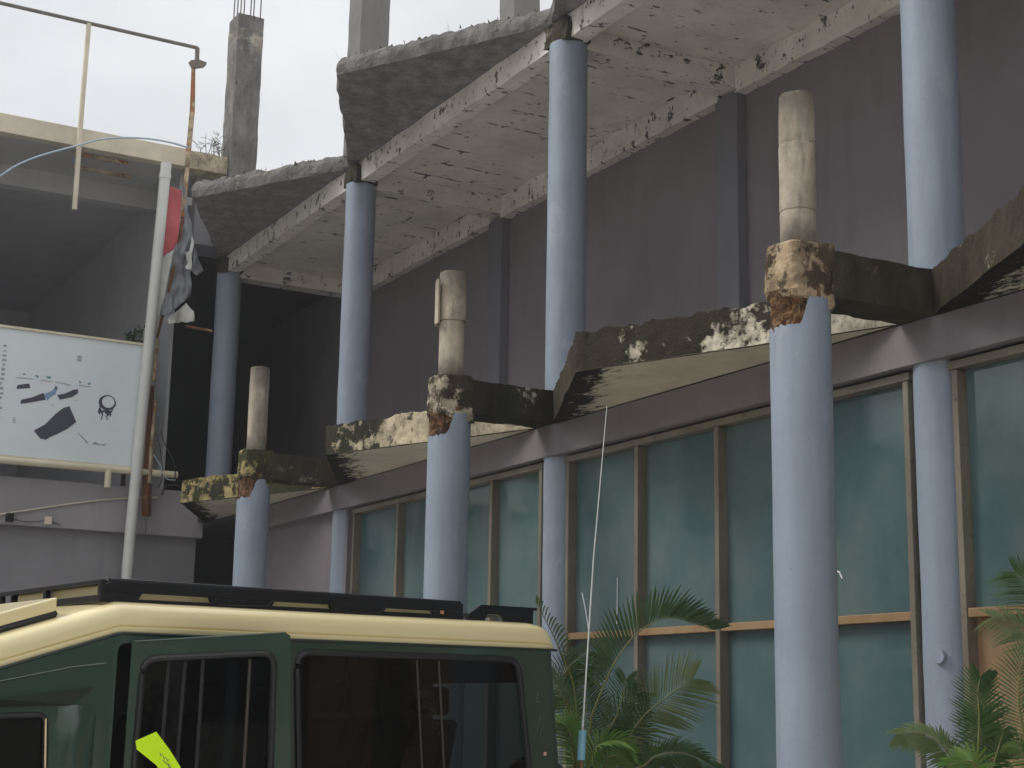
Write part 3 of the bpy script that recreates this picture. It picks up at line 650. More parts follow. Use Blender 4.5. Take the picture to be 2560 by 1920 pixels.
# torn banner remnants
def sheet(name,poly,mat,x,label,depth=.05,seed=0,sub=4):
    """crumpled thin sheet cut to an outline (y,z) hanging near x"""
    bm=bmesh.new(); vs=[bm.verts.new((x,a,b)) for a,b in poly]; es=[bm.edges.new((vs[i],vs[(i+1)%len(vs)])) for i in range(len(vs))]
    bmesh.ops.triangle_fill(bm,edges=es,use_beauty=True)
    for _ in range(sub-1): bmesh.ops.subdivide_edges(bm,edges=bm.edges[:],cuts=1,use_grid_fill=True)
    bmesh.ops.triangulate(bm,faces=bm.faces[:])
    for v in bm.verts:
        q=v.co*1.; v.co.x+= depth*(noise.noise(Vector((seed,q.y*5,q.z*1.6)))+.5*noise.noise(Vector((seed+3,q.y*13,q.z*5)))); v.co.y+=.012*noise.noise(Vector((seed,q.y*9,q.z*9)))
    me=bpy.data.meshes.new(name); og=Vector((x,poly[0][0],min(b for a,b in poly)))
    bmesh.ops.translate(bm,verts=bm.verts,vec=-og); bm.to_mesh(me); bm.free(); me.materials.append(MT[mat])
    for pgn in me.polygons: pgn.use_smooth=True
    o=bpy.data.objects.new(name,me); COL.objects.link(o); o.location=og; so=o.modifiers.new('thick','SOLIDIFY'); so.thickness=.004
    o['label']=label; o['category']='banner'; WO[o.name]=og; return o
sheet('torn_banner',[(7.099,9.999),(7.291,9.934),(7.293,9.432),(7.268,9.049),(7.217,8.921),(7.051,8.776),(7.005,8.886),(7.032,9.526),(7.057,9.891)],'red',-24.2,'red tail of a torn banner hanging beside the white pole',.05,1)
sheet('torn_banner',[(7.051,8.785),(7.227,8.923),(7.175,8.519),(7.075,7.82),(7.026,7.678),(7.015,8.299)],'vinyl_white',-24.21,'narrow off white banner strip hanging below the red one',.05,5)
sheet('torn_banner',[(7.307,9.055),(7.372,9.426),(7.278,10.133),(7.39,9.77),(7.487,9.325),(7.531,9.093),(7.497,8.848),(7.534,8.417),(7.559,8.165),(7.475,8.093),(7.166,7.756),(7.058,7.779),(7.178,8.461),(7.229,8.884)],'vinyl_grey',-24.18,'long crumpled grey tarpaulin hanging on the rusty frame',.12,9,5)
sheet('torn_banner',[(7.537,8.994),(7.738,8.628),(7.607,8.508),(7.52,8.576)],'vinyl_grey',-24.14,'small loose grey tarpaulin flap pointing towards the dark opening',.06,14)
sheet('torn_banner',[(7.178,7.718),(7.479,8.035),(7.586,7.893),(7.61,7.72),(7.50,7.70),(7.441,7.727),(7.36,7.68),(7.193,7.633)],'vinyl_white',-24.14,'folded white tarpaulin corner at the bottom of the grey one',.12,19)
sheet('torn_banner',[(7.368,8.867),(7.446,8.879),(7.487,9.165),(7.531,9.093),(7.497,8.848),(7.514,8.573),(7.403,8.615),(7.457,8.702)],'vinyl_white',-24.10,'crumpled white scrap stuck on the grey tarpaulin',.10,23)
# cables and small fittings
def cable(pts,x,r,mat,label,name='cable'):
    P=[Vector((x,a,b)) for a,b in pts]; q=[]
    for i in range(len(P)-1):
        p0=P[max(i-1,0)]; p1=P[i]; p2=P[i+1]; p3=P[min(i+2,len(P)-1)]
        for k in range(5):
            t=k/5; q.append(.5*((2*p1)+(p2-p0)*t+(2*p0-5*p1+4*p2-p3)*t*t+(3*p1-p0-3*p2+p3)*t**3))
    q.append(P[-1]); return MB().tube(q,r,6).build(name,mat,None,True,label,'cable',origin=P[0])
cable([(3.4,8.6),(4.0,9.28),(4.376,9.635),(4.608,9.854),(4.969,10.088),(5.517,10.362),(5.847,10.526),(6.24,10.642),(6.643,10.707),(7.029,10.72),(7.337,10.69)],-24.15,.016,'cable_pale','pale blue cable bowed in an arc across the cream roof beam')
cable([(7.194,5.898),(7.265,5.679),(7.392,5.485),(7.46,5.322),(7.48,5.1)],-24.18,.009,'cable','dark cable drooping furthest right beside the pipe end')
cable([(7.102,5.851),(7.195,5.597),(7.254,5.266),(7.249,5.06),(7.199,4.963)],-24.16,.008,'cable','dark cable hanging down past the support pipe to its loose end')
cable([(7.09,5.475),(7.213,5.318),(7.259,5.191),(7.341,5.105),(7.474,5.098)],-24.15,.008,'cable_pale','pale wire curling from the rusty post towards the ledge')
cable([(7.319,4.861),(7.349,4.975),(7.422,5.028),(7.55,5.042)],-24.3,.016,'cable','short black cable loop between the wing band and the ledge')
cable([(3.8,4.12),(4.867,4.382),(5.348,4.494),(5.838,4.609),(6.34,4.714),(6.9,4.80),(7.3,4.84)],-24.47,.014,'cream_pipe','cream conduit bowed along the grey balcony band','conduit')
cable([(5.02,4.34),(5.25,4.30),(5.45,4.32),(5.59,4.34),(5.8,4.28)],-24.48,.006,'cable','thin black wire from the small lamp to the junction box')
fl=empty('flood_lamp',(-24.5,5.0,4.34),'small dark flood lamp on the balcony band, leftmost fitting','lamp')
MB().box(-24.43,-24.32,4.94,5.05,4.27,4.40).build('housing','black_plastic',fl,bevel=.01)
MB().box(-24.498,-24.431,4.98,5.05,4.35,4.42).build('bracket','cream_pipe',fl)
jb=empty('junction_box',(-24.5,5.59,4.34),'pale square junction box on the grey balcony band','junction box')
MB().box(-24.498,-24.42,5.54,5.65,4.27,4.40).build('case','cream_pipe',jb,bevel=.012); MB().box(-24.419,-24.41,5.55,5.64,4.28,4.39).build('lid','cream_pipe',jb)
# potted greenery on the terrace behind the billboard
tp=empty('terrace_plant',(-25.3,7.0,4.9),'green shrub on the dark terrace just above the billboard','plant')
mb=MB(); rnd=random.Random(8)
for k in range(420):
    h=rnd.random(); p=Vector((-25.3+rnd.gauss(0,.22),6.98+rnd.gauss(0,.13)*(1.3-h),5.5+h*2.2)); d=Vector((rnd.uniform(-1,1),rnd.uniform(-1,1),rnd.uniform(-.3,1))).normalized()*.12; s_=d.cross(Vector((rnd.uniform(-1,1),rnd.uniform(-1,1),rnd.uniform(-1,1)))).normalized()*.035
    mb.add([p,p+d*.5+s_,p+d,p+d*.5-s_],[(0,1,2,3)])
mb.build('foliage','leaf',tp); MB().tube([(-25.3,6.95,4.9),(-25.3,6.95,6.6)],.04,8).build('stem','bark',tp)
# dry weeds on the roof edge
for q,(y0,lab) in enumerate(((7.75,'dry weed on the roof edge beside the rebar column'),(7.95,'small dry weed hard against the rebar column'))):
    mb=MB(); rnd=random.Random(q)
    for k in range(7):
        p=Vector((-24.45+rnd.uniform(-.1,.1),y0+rnd.uniform(-.15,.15),10.74)); a=Vector((rnd.uniform(-.2,.2),rnd.uniform(-.3,.3),1)).normalized()
        h=rnd.uniform(.15,.45); pts=[p,p+a*h*.5+Vector((0,rnd.uniform(-.03,.03),0)),p+a*h+Vector((0,rnd.uniform(-.1,.1),0))]; mb.tube(pts,[.006,.005,.003],4)
        for j in range(5):
            b_=pts[0].lerp(pts[2],rnd.uniform(.3,1)); mb.tube([b_,b_+Vector((rnd.uniform(-.1,.1),rnd.uniform(-.12,.12),rnd.uniform(0,.08)))],.004,3)
    mb.build('roof_weed','weed',None,label=lab,cat='weed',origin=(-24.45,y0,10.74))

# ============================================================ VEHICLE
HV=R(98); veh=empty('safari_vehicle',(-9.572,2.672,0),'dark green off road vehicle with cream raised roof and black roof rack','vehicle',rot=HV)
# local axes: x along the body to the rear, y across to the far side (left of x), z up.  y=0 is the near flank
W=1.88
def rnd_poly(pts,r,n=6):
    out_=[]
    m=len(pts)
    for i in range(m):
        p=Vector((*pts[i],0)); a=(Vector((*pts[i-1],0))-p); b=(Vector((*pts[(i+1)%m],0))-p); rr=min(r,a.length*.45,b.length*.45); a.normalize(); b.normalize()
        p0=p+a*rr; p1=p+b*rr
        for k in range(n+1):
            t=k/n; q=p0*(1-t)**2+p*2*t*(1-t)+p1*t*t; out_.append((q.x,q.y))
    return out_
def panel(name,outline,holes,y,th,mat,parent,rev=False,fn=None):
    bm=bmesh.new(); es=[]
    for lp in [outline]+holes:
        vs=[bm.verts.new(fn(a,b) if fn else (a,y,b)) for a,b in lp]; es+=[bm.edges.new((vs[i],vs[(i+1)%len(vs)])) for i in range(len(vs))]
    bmesh.ops.triangle_fill(bm,edges=es,use_beauty=True); bmesh.ops.recalc_face_normals(bm,faces=bm.faces)
    me=bpy.data.meshes.new(name); bm.to_mesh(me); bm.free(); me.materials.append(MT[mat]); o=bpy.data.objects.new(name,me); COL.objects.link(o); o.parent=parent
    so=o.modifiers.new('thick','SOLIDIFY'); so.thickness=th; so.offset=0; WO[o.name]=Vector((0,0,0)); return o
side=[(-1.35,.62),(3.53,.62),(3.48,1.185),(3.385,2.045),(.0,2.018),(-1.35,1.585)]
rwin=rnd_poly([(1.235,1.945),(1.30,1.05),(3.215,1.05),(3.08,1.957)],.11)
fwin=rnd_poly([(-1.18,1.49),(-1.22,1.02),(-.40,1.02),(-.43,1.522)],.06)
dopen=rnd_poly([(-.01,1.955),(-.01,.68),(1.15,.68),(1.13,1.98)],.06)
for y,tag_ in ((.0,'near'),(W,'far')):
    panel('flank',side,[rwin,fwin]+([dopen] if y==0 else []),y,.03,'green_paint',veh)
panel('rear_panel',[(.0,.62),(W,.62),(W,2.03),(.0,2.03)],[rnd_poly([(.3,1.05),(W-.3,1.05),(W-.3,1.8),(.3,1.8)],.1)],0,.03,'green_paint',veh,fn=lambda a,b:(3.53-(b-.62)*.10,a,b))
MB().box(-1.33,3.5,.03,W-.03,.5,.62).build('floor_pan','black_plastic',veh)
# roof: raised shell with rolled edge, sloping down over the cab
sec=[(-.004,.0),(-.012,.018),(-.012,.030),(.004,.036),(-.008,.048),(-.010,.095),(-.002,.132),(.018,.160),(.055,.180),(.11,.190),(.3,.203),(W/2,.215)]
sec=sec+[(W-a,b) for a,b in sec[-2::-1]]
mb=MB(); st=[(-1.75,-.55,1),(-1.35,-.433,1),(-.7,-.225,1),(-.03,-.0095,1),(.0,-.001,1),(.03,.001,1),(1.7,.01,1),(3.24,.022,1),(3.33,.022,.95),(3.385,.022,.8),(3.41,.022,.5),(3.415,.022,.0)]
for x,dz,s_ in st:
    for a,b in sec: mb.v.append((x+.02*(b<.05)*(1-s_),a+(.02*(1-s_) if a<W/2 else -.02*(1-s_)),2.022+dz+b*(s_ if b>.036 else 1) if b>.036 else 2.022+dz+b))
n=len(sec)
for i in range(len(st)-1):
    for k in range(n-1): mb.f.append((i*n+k,i*n+k+1,(i+1)*n+k+1,(i+1)*n+k)); mb.m.append(0)
mb.f.append(tuple((len(st)-1)*n+k for k in range(n))); mb.m.append(0); mb.f.append(tuple(range(n))); mb.m.append(0)
roof=mb.build('roof','cream_paint',veh,True)
MB().tube([(-.75,-.012,1.772),(-.02,-.012,2.008),(.02,-.012,2.014),(3.45,-.012,2.036)],.011,6).build('roof_gutter','green_dark',veh)
# ceiling lining so that the cabin reads dark
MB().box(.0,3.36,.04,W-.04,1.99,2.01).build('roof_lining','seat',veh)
# hatch on the sloping front of the roof
h=MB(); 
def slope(u,v,d): return (u,v,2.022-.001+u*.322+.205+d)
h.add([slope(-1.3,.10,.02),slope(-.36,.12,.02),slope(-.36,1.5,.02),slope(-1.3,1.5,.02),slope(-1.3,.10,.11),slope(-.36,.12,.11),slope(-.36,1.5,.11),slope(-1.3,1.5,.11)],[(0,3,2,1),(4,5,6,7),(0,1,5,4),(1,2,6,5),(2,3,7,6),(3,0,4,7)])
h.build('roof_hatch','cream_paint',veh,bevel=.012)
MB().tube([slope(-1.3,.11,.012),slope(-.37,.13,.012),slope(-.37,1.5,.012)],.022,6).build('hatch_seal','rubber',veh)
# roof rack: rails with cut-outs
def rail(y0,y1):
    mb=MB(); fn=lambda a,b,d:(a,d,b)
    mb.prism([(-.06,2.318),(.0,2.345),(2.68,2.345),(2.68,2.281),(-.06,2.272)],fn,y0,y1)
    mb.prism([(-.06,2.208),(-.06,2.233),(2.68,2.262),(2.68,2.222)],fn,y0,y1)
    for q in ([(-.06,2.2335),(-.06,2.2715),(.19,2.2715),(.165,2.2345)],[(.672,2.2405),(.656,2.2735),(1.135,2.2745),(1.112,2.2445)],[(1.572,2.2495),(1.560,2.2765),(2.018,2.2775),(1.998,2.2545)],[(2.424,2.2585),(2.406,2.2795),(2.68,2.2805),(2.68,2.2615)]): mb.prism(q,fn,y0,y1)
    o=mb.build('rack_rail','black_plastic',veh,bevel=.004)
    MB().tube([(-.03,(y0+y1)/2,2.343),(2.66,(y0+y1)/2,2.347)],.017,8).build('rail_bead','black_plastic',o)
    return o
for y in (.12,W-.16):
    o=rail(y,y+.035)
    for u0,u1 in ((.69,1.10),(1.59,1.98)):      # raised ribs either side of each bracket
        MB().tube([(u0-.01,y-.004,2.278),(u0+.02,y-.004,2.226),(u1-.02,y-.004,2.24),(u1+.015,y-.004,2.28)],.007,6).build('bracket_rib','black_plastic',o)
for u in (-.06,.55,1.1,1.7,2.2,2.64):
    MB().box(u,u+.05,.156,W-.161,2.3235,2.343).build('rack_crossbar','black_plastic',veh,bevel=.006)
mb=MB(); mb.box(-.10,-.061,.10,W+.05,2.318,2.346); mb.box(-.10,-.061,.10,W+.05,2.205,2.252)
for y in (.10,1.0,W-.04): mb.box(-.0995,-.0615,y,y+.05,2.2525,2.3175)
mb.build('rack_front_bar','black_plastic',veh,bevel=.006)
for y in (.12,W-.16):
    mb=MB(); fn=lambda a,b,d:(a,d,b)
    mb.prism([(2.72,2.222),(2.737,2.277),(2.846,2.347),(2.90,2.28),(2.864,2.222)],fn,y,y+.035)
    mb.prism([(2.846,2.347),(3.364,2.350),(3.364,2.332),(3.325,2.326),(3.2,2.281),(2.90,2.2805)],fn,y+.0002,y+.0348)
    mb.prism([(3.013,2.280),(3.325,2.325),(3.327,2.226),(3.07,2.222)],fn,y+.0004,y+.0346)
    mb.build('rack_tail_bracket','black_plastic',veh)
MB().box(3.30,3.36,.156,W-.161,2.30,2.345).build('rack_tail_bar','black_plastic',veh,bevel=.005)
MB().box(-.04,2.62,.20,W-.2,2.225,2.322).build('raised_roof_platform','cream_paint',veh,bevel=.015)
MB().box(1.35,2.45,.35,1.4,2.323,2.366).build('raised_hatch','cream_paint',veh,bevel=.012)
MB().box(1.60,1.78,.4,.9,2.367,2.384).build('hatch_catch','cream_paint',veh,bevel=.006)
# windows of the flank
def gasket(poly,y,r,parent,fn=None):
    P=[fn(a,b) if fn else (a,y,b) for a,b in poly]; P=P+[P[0],P[1]]
    return MB().tube(P,r,8,False).build('window_seal','rubber',parent,True)
def pane(poly,y,parent,fn=None,name='window_glass'):
    mb=MB(); mb.add([fn(a,b) if fn else (a,y,b) for a,b in poly],[tuple(range(len(poly)))]); return mb.build(name,'vglass',parent)
for y in (0.,W):
    s_=-1 if y==0 else 1
    gl=pane(rwin,y,veh); gasket(rwin,y+s_*.018,.024,veh)
    for q in ([(2.20,1.94),(2.285,1.05)],[(2.385,1.95),(2.47,1.05)]): MB().tube([(q[0][0],y+s_*.006,q[0][1]),(q[1][0],y+s_*.006,q[1][1])],.009,4).build('slider_bar','trim_alu',gl)
    MB().box(2.24,2.44,y-.004,y+.004,1.07,1.93).build('slider_frame','rubber',gl) if y else None
    pane(fwin,y,veh); gasket(fwin,y+s_*.016,.018,veh)
    MB().tube([(-.405,y+s_*.03,1.05),(-.435,y+s_*.03,1.50)],.006,5).build('window_trim','cream_paint',veh)
# drip shelf over the cab door and bulged door pillar
MB().add([(-1.35,-.02,1.50),(-.72,-.02,1.60),(-.15,-.02,1.684),(-.28,-.02,1.582),(-.72,-.02,1.562),(-1.35,-.02,1.46),(-1.35,-.085,1.50),(-.72,-.085,1.605),(-.15,-.022,1.686),(-.28,-.03,1.58),(-.72,-.035,1.560),(-1.35,-.035,1.46)],
   [(6,7,10,11),(7,8,9,10),(0,1,7,6),(1,2,8,7),(5,11,10,4),(4,10,9,3),(0,6,11,5),(2,3,9,8)]).build('drip_shelf','green_dark',veh)
mb=MB(); n=9
for j,z in enumerate((.7,1.0,1.3,1.5,1.58)):
    for k in range(n): 
        t=k/(n-1); mb.v.append((-.36+.24*t-.06*(1-t)*(z<1.4),-.015-.05*math.sin(math.pi*t)*(1-.75*(z>1.55))+.006*noise.noise(Vector((k*1.7,j*2.1,0))),z))
for j in range(4):
    for k in range(n-1): mb.f.append((j*n+k,j*n+k+1,(j+1)*n+k+1,(j+1)*n+k)); mb.m.append(0)
mb.build('door_pillar','green_paint',veh,True)
MB().box(-1.3,-.13,-.024,-.0155,.72,1.0).build('front_door_skin','green_paint',veh,bevel=.006)
MB().tube([(-.75,-.017,1.70),(-.3,-.017,1.80),(-.08,-.017,1.83)],.006,5).build('swage_line','green_paint',veh)
MB().tube([(1.19,-.016,.7),(1.185,-.016,1.3),(1.165,-.016,2.02)],.004,4).build('shut_line','rubber',veh)
MB().tube([(3.46,-.016,.7),(3.45,-.016,1.25),(3.36,-.016,2.03)],.003,4).build('shut_line','green_dark',veh)
for u in (1.78,2.75): MB().box(u,u+.09,W-.10,W-.05,.7,1.98).build('cabin_pillar','grey_trim',veh)
# opened side door, hinged on its front edge
AD=R(16); hx,hy=.07,-.03
dfn=lambda a,b,d=0:(hx+a*math.cos(AD)+d*math.sin(AD)*-1,hy-a*math.sin(AD)-d*math.cos(AD),b)
dout=[(.0,.66),(1.0,.66),(1.02,1.25),(.985,2.035),(.955,2.05),(.0,1.962)]
dwin=rnd_poly([(.075,1.862),(.055,1.0),(.90,1.0),(.885,1.925)],.09)
door=panel('side_door',dout,[dwin],0,.045,'green_paint',veh,fn=lambda a,b:dfn(a,b))
gasket(dwin,0,.022,door,lambda a,b:dfn(a,b,.024)); dg=pane(dwin,0,door,lambda a,b:dfn(a,b,.0))
for a0,a1 in ((.235,.215),(.335,.315),(.445,.44),(.74,.735)): MB().tube([dfn(a0,1.88,.004),dfn(a1,1.0,.004)],.013,4).build('slider_bar','seat' if a0<.7 else 'trim_alu',dg)
MB().tube([dfn(.02,1.90,-.03),dfn(.02,.8,-.03)],.012,6).build('door_hinge_bar','steel',door)
MB().tube([dfn(.012,1.966,.026),dfn(.955,2.053,.026)],.006,5).build('door_edge','green_paint',door)
# cabin: seats, bulkhead, grille
def seat(u,v,lab=None):
    s=MB(); s.box(u,u+.5,v,v+.5,.8,.95); o=s.build('seat','seat',veh,bevel=.05)
    MB().add([(u+.42,v,.95),(u+.56,v,.95),(u+.68,v,1.52),(u+.58,v,1.52),(u+.42,v+.5,.95),(u+.56,v+.5,.95),(u+.68,v+.5,1.52),(u+.58,v+.5,1.52)],[(0,1,2,3),(7,6,5,4),(0,4,5,1),(1,5,6,2),(2,6,7,3),(3,7,4,0)]).build('seat_back','seat',o,bevel=.04)
    MB().box(u+.58,u+.67,v+.11,v+.39,1.55,1.75).build('headrest','seat',o,bevel=.035)
for u in (.15,1.15,2.0):
    for v in (.12,1.1): seat(u,v)
MB().box(1.16,1.19,.05,W-.05,.65,1.99).build('cabin_hoop','grey_trim',veh) if False else None
mb=MB()
for i in range(2):
    for k in range(6):
        if k==3: continue
        mb.box(2.40+.035*i-.006*k,2.422+.035*i-.006*k,.06,.064,1.42+.032*k,1.444+.032*k)
mb.build('vent_grille','white_mark',veh)
MB().prism(rnd_poly([(2.26,1.72),(2.40,1.73),(2.40,1.66),(2.35,1.65),(2.34,1.675),(2.26,1.675)],.02),lambda a,b,d:(a,d,b),.06,.066).build('grab_handle','white_mark',veh)
# small stickers and embossed marks on the rear pillar
MB().box(3.335,3.36,-.0195,-.0155,1.275,1.30).build('sticker','pink',veh); MB().box(2.475,2.505,.115,.119,2.292-.03,2.316-.03).build('sticker','orange_st',veh)
for k,q in enumerate(([(3.275,1.73),(3.255,1.66)],[(3.265,1.655),(3.29,1.66)],[(3.30,1.57),(3.285,1.50)],[(3.31,1.47),(3.30,1.40),(3.325,1.395)],[(3.275,1.48),(3.27,1.455)])):
    MB().tube([(a,-.017,b) for a,b in q],.0035,4).build('embossed_mark','grey_trim',veh)
# rest of the body below and ahead of the picture
MB().add([(-1.35,.03,1.585),(-1.35,W-.03,1.585),(-1.75,W-.08,1.12),(-1.75,.08,1.12)],[(0,1,2,3)]).build('windscreen','vglass',veh)
rough_box(MB(),-2.75,-1.36,.08,W-.08,.6,1.12,.3,.004).build('bonnet','green_paint',veh,bevel=.05)
MB().box(-2.9,-2.77,.0,W,.5,.72).build('front_bumper','black_plastic',veh,bevel=.02); MB().box(3.54,3.9,.0,W,.45,.62).build('rear_bumper','black_plastic',veh,bevel=.02)
def wheel(u,v,axis='y',z=.40,name='wheel',Rr=.40,wd=.24):
    mb=MB(); n=32; prof=[(.22,-wd/2+.02),(.34,-wd/2),(Rr-.02,-wd/2+.03),(Rr,-wd/4),(Rr,wd/4),(Rr-.02,wd/2-.03),(.34,wd/2),(.22,wd/2-.02)]
    for k in range(n):
        a=2*math.pi*k/n
        for r_,t in prof:
            q=(u+r_*math.cos(a),v+t,z+r_*math.sin(a)) if axis=='y' else (u+t,v+r_*math.cos(a),z+r_*math.sin(a)); mb.v.append(q)
    m=len(prof)
    for k in range(n):
        for j in range(m): mb.f.append((k*m+j,k*m+(j+1)%m,((k+1)%n)*m+(j+1)%m,((k+1)%n)*m+j)); mb.m.append(0)
    o=mb.build(name,'rubber',veh,True)
    d=MB(); d.tube([(u,v-wd*.3,z),(u,v+wd*.3,z)] if axis=='y' else [(u-wd*.3,v,z),(u+wd*.3,v,z)],.225,24); d.build('rim','cream_paint',o); return o
for u in (-1.95,2.35):
    for v in (.14,W-.14): wheel(u,v)
wheel(3.68,.50,'x',.87,'spare_wheel',.385,.26)
MB().tube([(3.60,.50+.30,1.10),(3.585,.5,1.262),(3.60,.50-.30,1.10)],.012,6).build('spare_wheel_band','cream_paint',veh)
# radio antenna on the rear bumper
an=MB().tube([(3.80,.1,.62),(3.79,.1,1.05)],.02,8).build('antenna_mount','black_plastic',veh,True)
MB().tube([(3.785,.1,1.05),(3.79,.1,1.235)],.016,8).build('antenna_spring','copper',an,True)
MB().tube([(3.79,.1,1.235),(3.803,.1,1.455)],.032,12).build('antenna_base','ant_blue',an,True)
MB().tube([(3.803,.1,1.456),(3.805,.1,1.485)],.02,10).build('antenna_collar','steel',an,True)
MB().tube([(3.805,.1,1.485),(3.81,.1,1.535),(3.90,.1,2.75),(4.03,.1,3.98)],[.009,.007,.0055,.003],6).build('antenna_whip','whip',an,True)
# neon card stuck on the door window
dv=lambda a,b,d:dfn(a,b,d)
tagp=[(.055,1.375),(.175,1.43),(.262,1.325),(.36,1.185),(.335,1.12),(.24,1.17),(.185,1.235),(.065,1.325)]
tg=MB().prism(tagp,dv,.050,.053)
Mv=Matrix.Translation((-9.572,2.672,0))@Matrix.Rotation(HV,4,'Z'); tg.v=[tuple(Mv@Vector(v)) for v in tg.v]
t_=tg.build('neon_card','neon',None,label='neon yellow green card with pen scribble stuck on the open door window',cat='card',origin=Mv@Vector(dv(.2,1.2,.05)))
s_=MB()
for pts in ([(.205,1.305),(.212,1.285),(.222,1.30)],[(.225,1.285),(.235,1.268),(.243,1.28)],[(.248,1.272),(.255,1.252),(.262,1.268)],[(.225,1.262),(.245,1.245),(.272,1.232)],[(.255,1.235),(.28,1.215)],[(.262,1.222),(.29,1.196)]): s_.tube([Mv@Vector(dv(a,b,.0545)) for a,b in pts],.0022,4)
s_.build('pen_scribble','neon_ink',t_)

# ============================================================ PALMS
def spline(P,n):
    P=[Vector(p) for p in P]; q=[]; seg=len(P)-1
    for k in range(n+1):
        t=k/n*seg; i=min(int(t),seg-1); t-=i
        p0=P[max(i-1,0)]; p1=P[i]; p2=P[i+1]; p3=P[min(i+2,seg)]
        q.append(.5*((2*p1)+(p2-p0)*t+(2*p0-5*p1+4*p2-p3)*t*t+(3*p1-p0-3*p2+p3)*t**3))
    return q
def frond(root,P,rows,L,mat,nleaf,seed,t0=.12,droop=.25,r0=.011):
    rnd=random.Random(seed); q=spline(P,nleaf); fr=MB().tube(q,[r0*(1-.8*k/nleaf) for k in range(len(q))],6).build('frond','stem',root,True)
    mb=MB(); m=len(q)
    for k in range(int(m*t0),m):
        t=k/(m-1); tan=(q[min(k+1,m-1)]-q[max(k-1,0)]).normalized(); perp=Vector((-.869,.495,0)).cross(tan).normalized()   # in-plane normal
        depth=tan.cross(perp).normalized()
        for ang in rows:
            a=R(ang+rnd.uniform(-9,9)); side_=perp*math.cos(a)+depth*math.sin(a)
            tt=(t-t0)/(1-t0); l=L*(.45+.9*math.sin(math.pi*min(1,.12+.8*tt))**.8*.62)*(1-.35*tt)*rnd.uniform(.85,1.12)
            d=(side_*(1-.35*tt)+tan*(.45+.5*tt)).normalized(); wv=d.cross(depth if abs(d.dot(depth))<.8 else perp).normalized(); wv=(wv*.8+tan*.5).normalized(); wd=(.0155 if mat=='leaf' and t0==.12 and L>.39 and L<.41 else .0095)*rnd.uniform(.8,1.2)*(1-.3*tt)
            p=q[k]; pts=[]; nseg=4
            for s in range(nseg+1):
                u=s/nseg; pts.append(p+d*l*u+Vector((0,0,-1))*droop*l*u*u)
            ws=[.35,1,1,.7,.0]; vs=[]
            for s,pp in enumerate(pts):
                fold=Vector((0,0,.0)); vs+= [pp-wv*wd*ws[s],pp+wv*wd*ws[s]]
            mb.add(vs,[(2*s,2*s+1,2*s+3,2*s+2) for s in range(nseg)])
    mb.build('leaflets',mat,fr)
    return fr
FRL=[
 [(-10.906, 6.95, 1.554), (-10.846, 7.055, 1.846), (-10.806, 7.125, 2.009), (-10.735, 7.25, 2.204), (-10.648, 7.402, 2.329), (-10.577, 7.527, 2.357), (-10.495, 7.671, 2.319), (-10.414, 7.813, 2.271)],
 [(-10.961, 6.853, 1.472), (-11.012, 6.763, 1.68), (-11.069, 6.664, 1.813), (-11.12, 6.574, 1.897)],
 [(-10.961, 6.853, 1.472), (-10.978, 6.824, 1.801), (-11.022, 6.746, 2.031), (-11.077, 6.65, 2.258), (-11.134, 6.549, 2.465)],
 [(-11.082, 6.842, 1.651), (-11.113, 6.787, 1.801), (-11.036, 6.822, 1.953), (-10.928, 6.911, 2.065)],
 [(-10.841, 7.164, 1.249), (-10.746, 7.332, 1.541), (-10.675, 7.457, 1.673), (-10.547, 7.579, 1.806), (-10.497, 7.668, 1.868)],  # pale solid frond standing in for a frond's reflection in the glass
 [(-10.691, 7.126, 1.117), (-10.611, 7.265, 1.179), (-10.567, 7.344, 1.249), (-10.492, 7.475, 1.285), (-10.417, 7.606, 1.264), (-10.328, 7.762, 1.17)],
 [(-10.884, 6.988, 1.15), (-10.845, 7.057, 1.407), (-10.805, 7.127, 1.557), (-10.775, 7.18, 1.758), (-10.765, 7.197, 1.859)],
 [(-10.999, 6.989, 1.105), (-10.949, 7.076, 1.355), (-10.909, 7.147, 1.506), (-10.828, 7.289, 1.68), (-10.808, 7.325, 1.731)],
 [(-10.874, 6.803, 1.111), (-10.848, 6.749, 1.307), (-10.831, 6.678, 1.453), (-10.856, 6.634, 1.501)],
 [(-10.908, 7.148, 1.108), (-10.858, 7.236, 1.308), (-10.823, 7.298, 1.479), (-10.807, 7.325, 1.63)],
 [(-10.849, 6.847, 1.063), (-10.716, 6.879, 1.311), (-10.647, 7.0, 1.362), (-10.598, 7.087, 1.315)],
 [(-10.984, 7.015, 1.105), (-11.032, 7.032, 1.402), (-11.096, 7.021, 1.654), (-11.107, 7.002, 1.857)],
 [(-11.034, 6.927, 1.054), (-11.156, 6.915, 1.399), (-11.251, 6.85, 1.599), (-11.282, 6.795, 1.649)],
 [(-10.738, 6.942, 1.067), (-10.676, 6.948, 1.215), (-10.59, 6.999, 1.257), (-10.536, 7.094, 1.201)],
]
pm=empty('areca_palm',(-11.05,6.9,0),'areca palm with one long arching frond, between vehicle and windows','palm','palms along the windows')
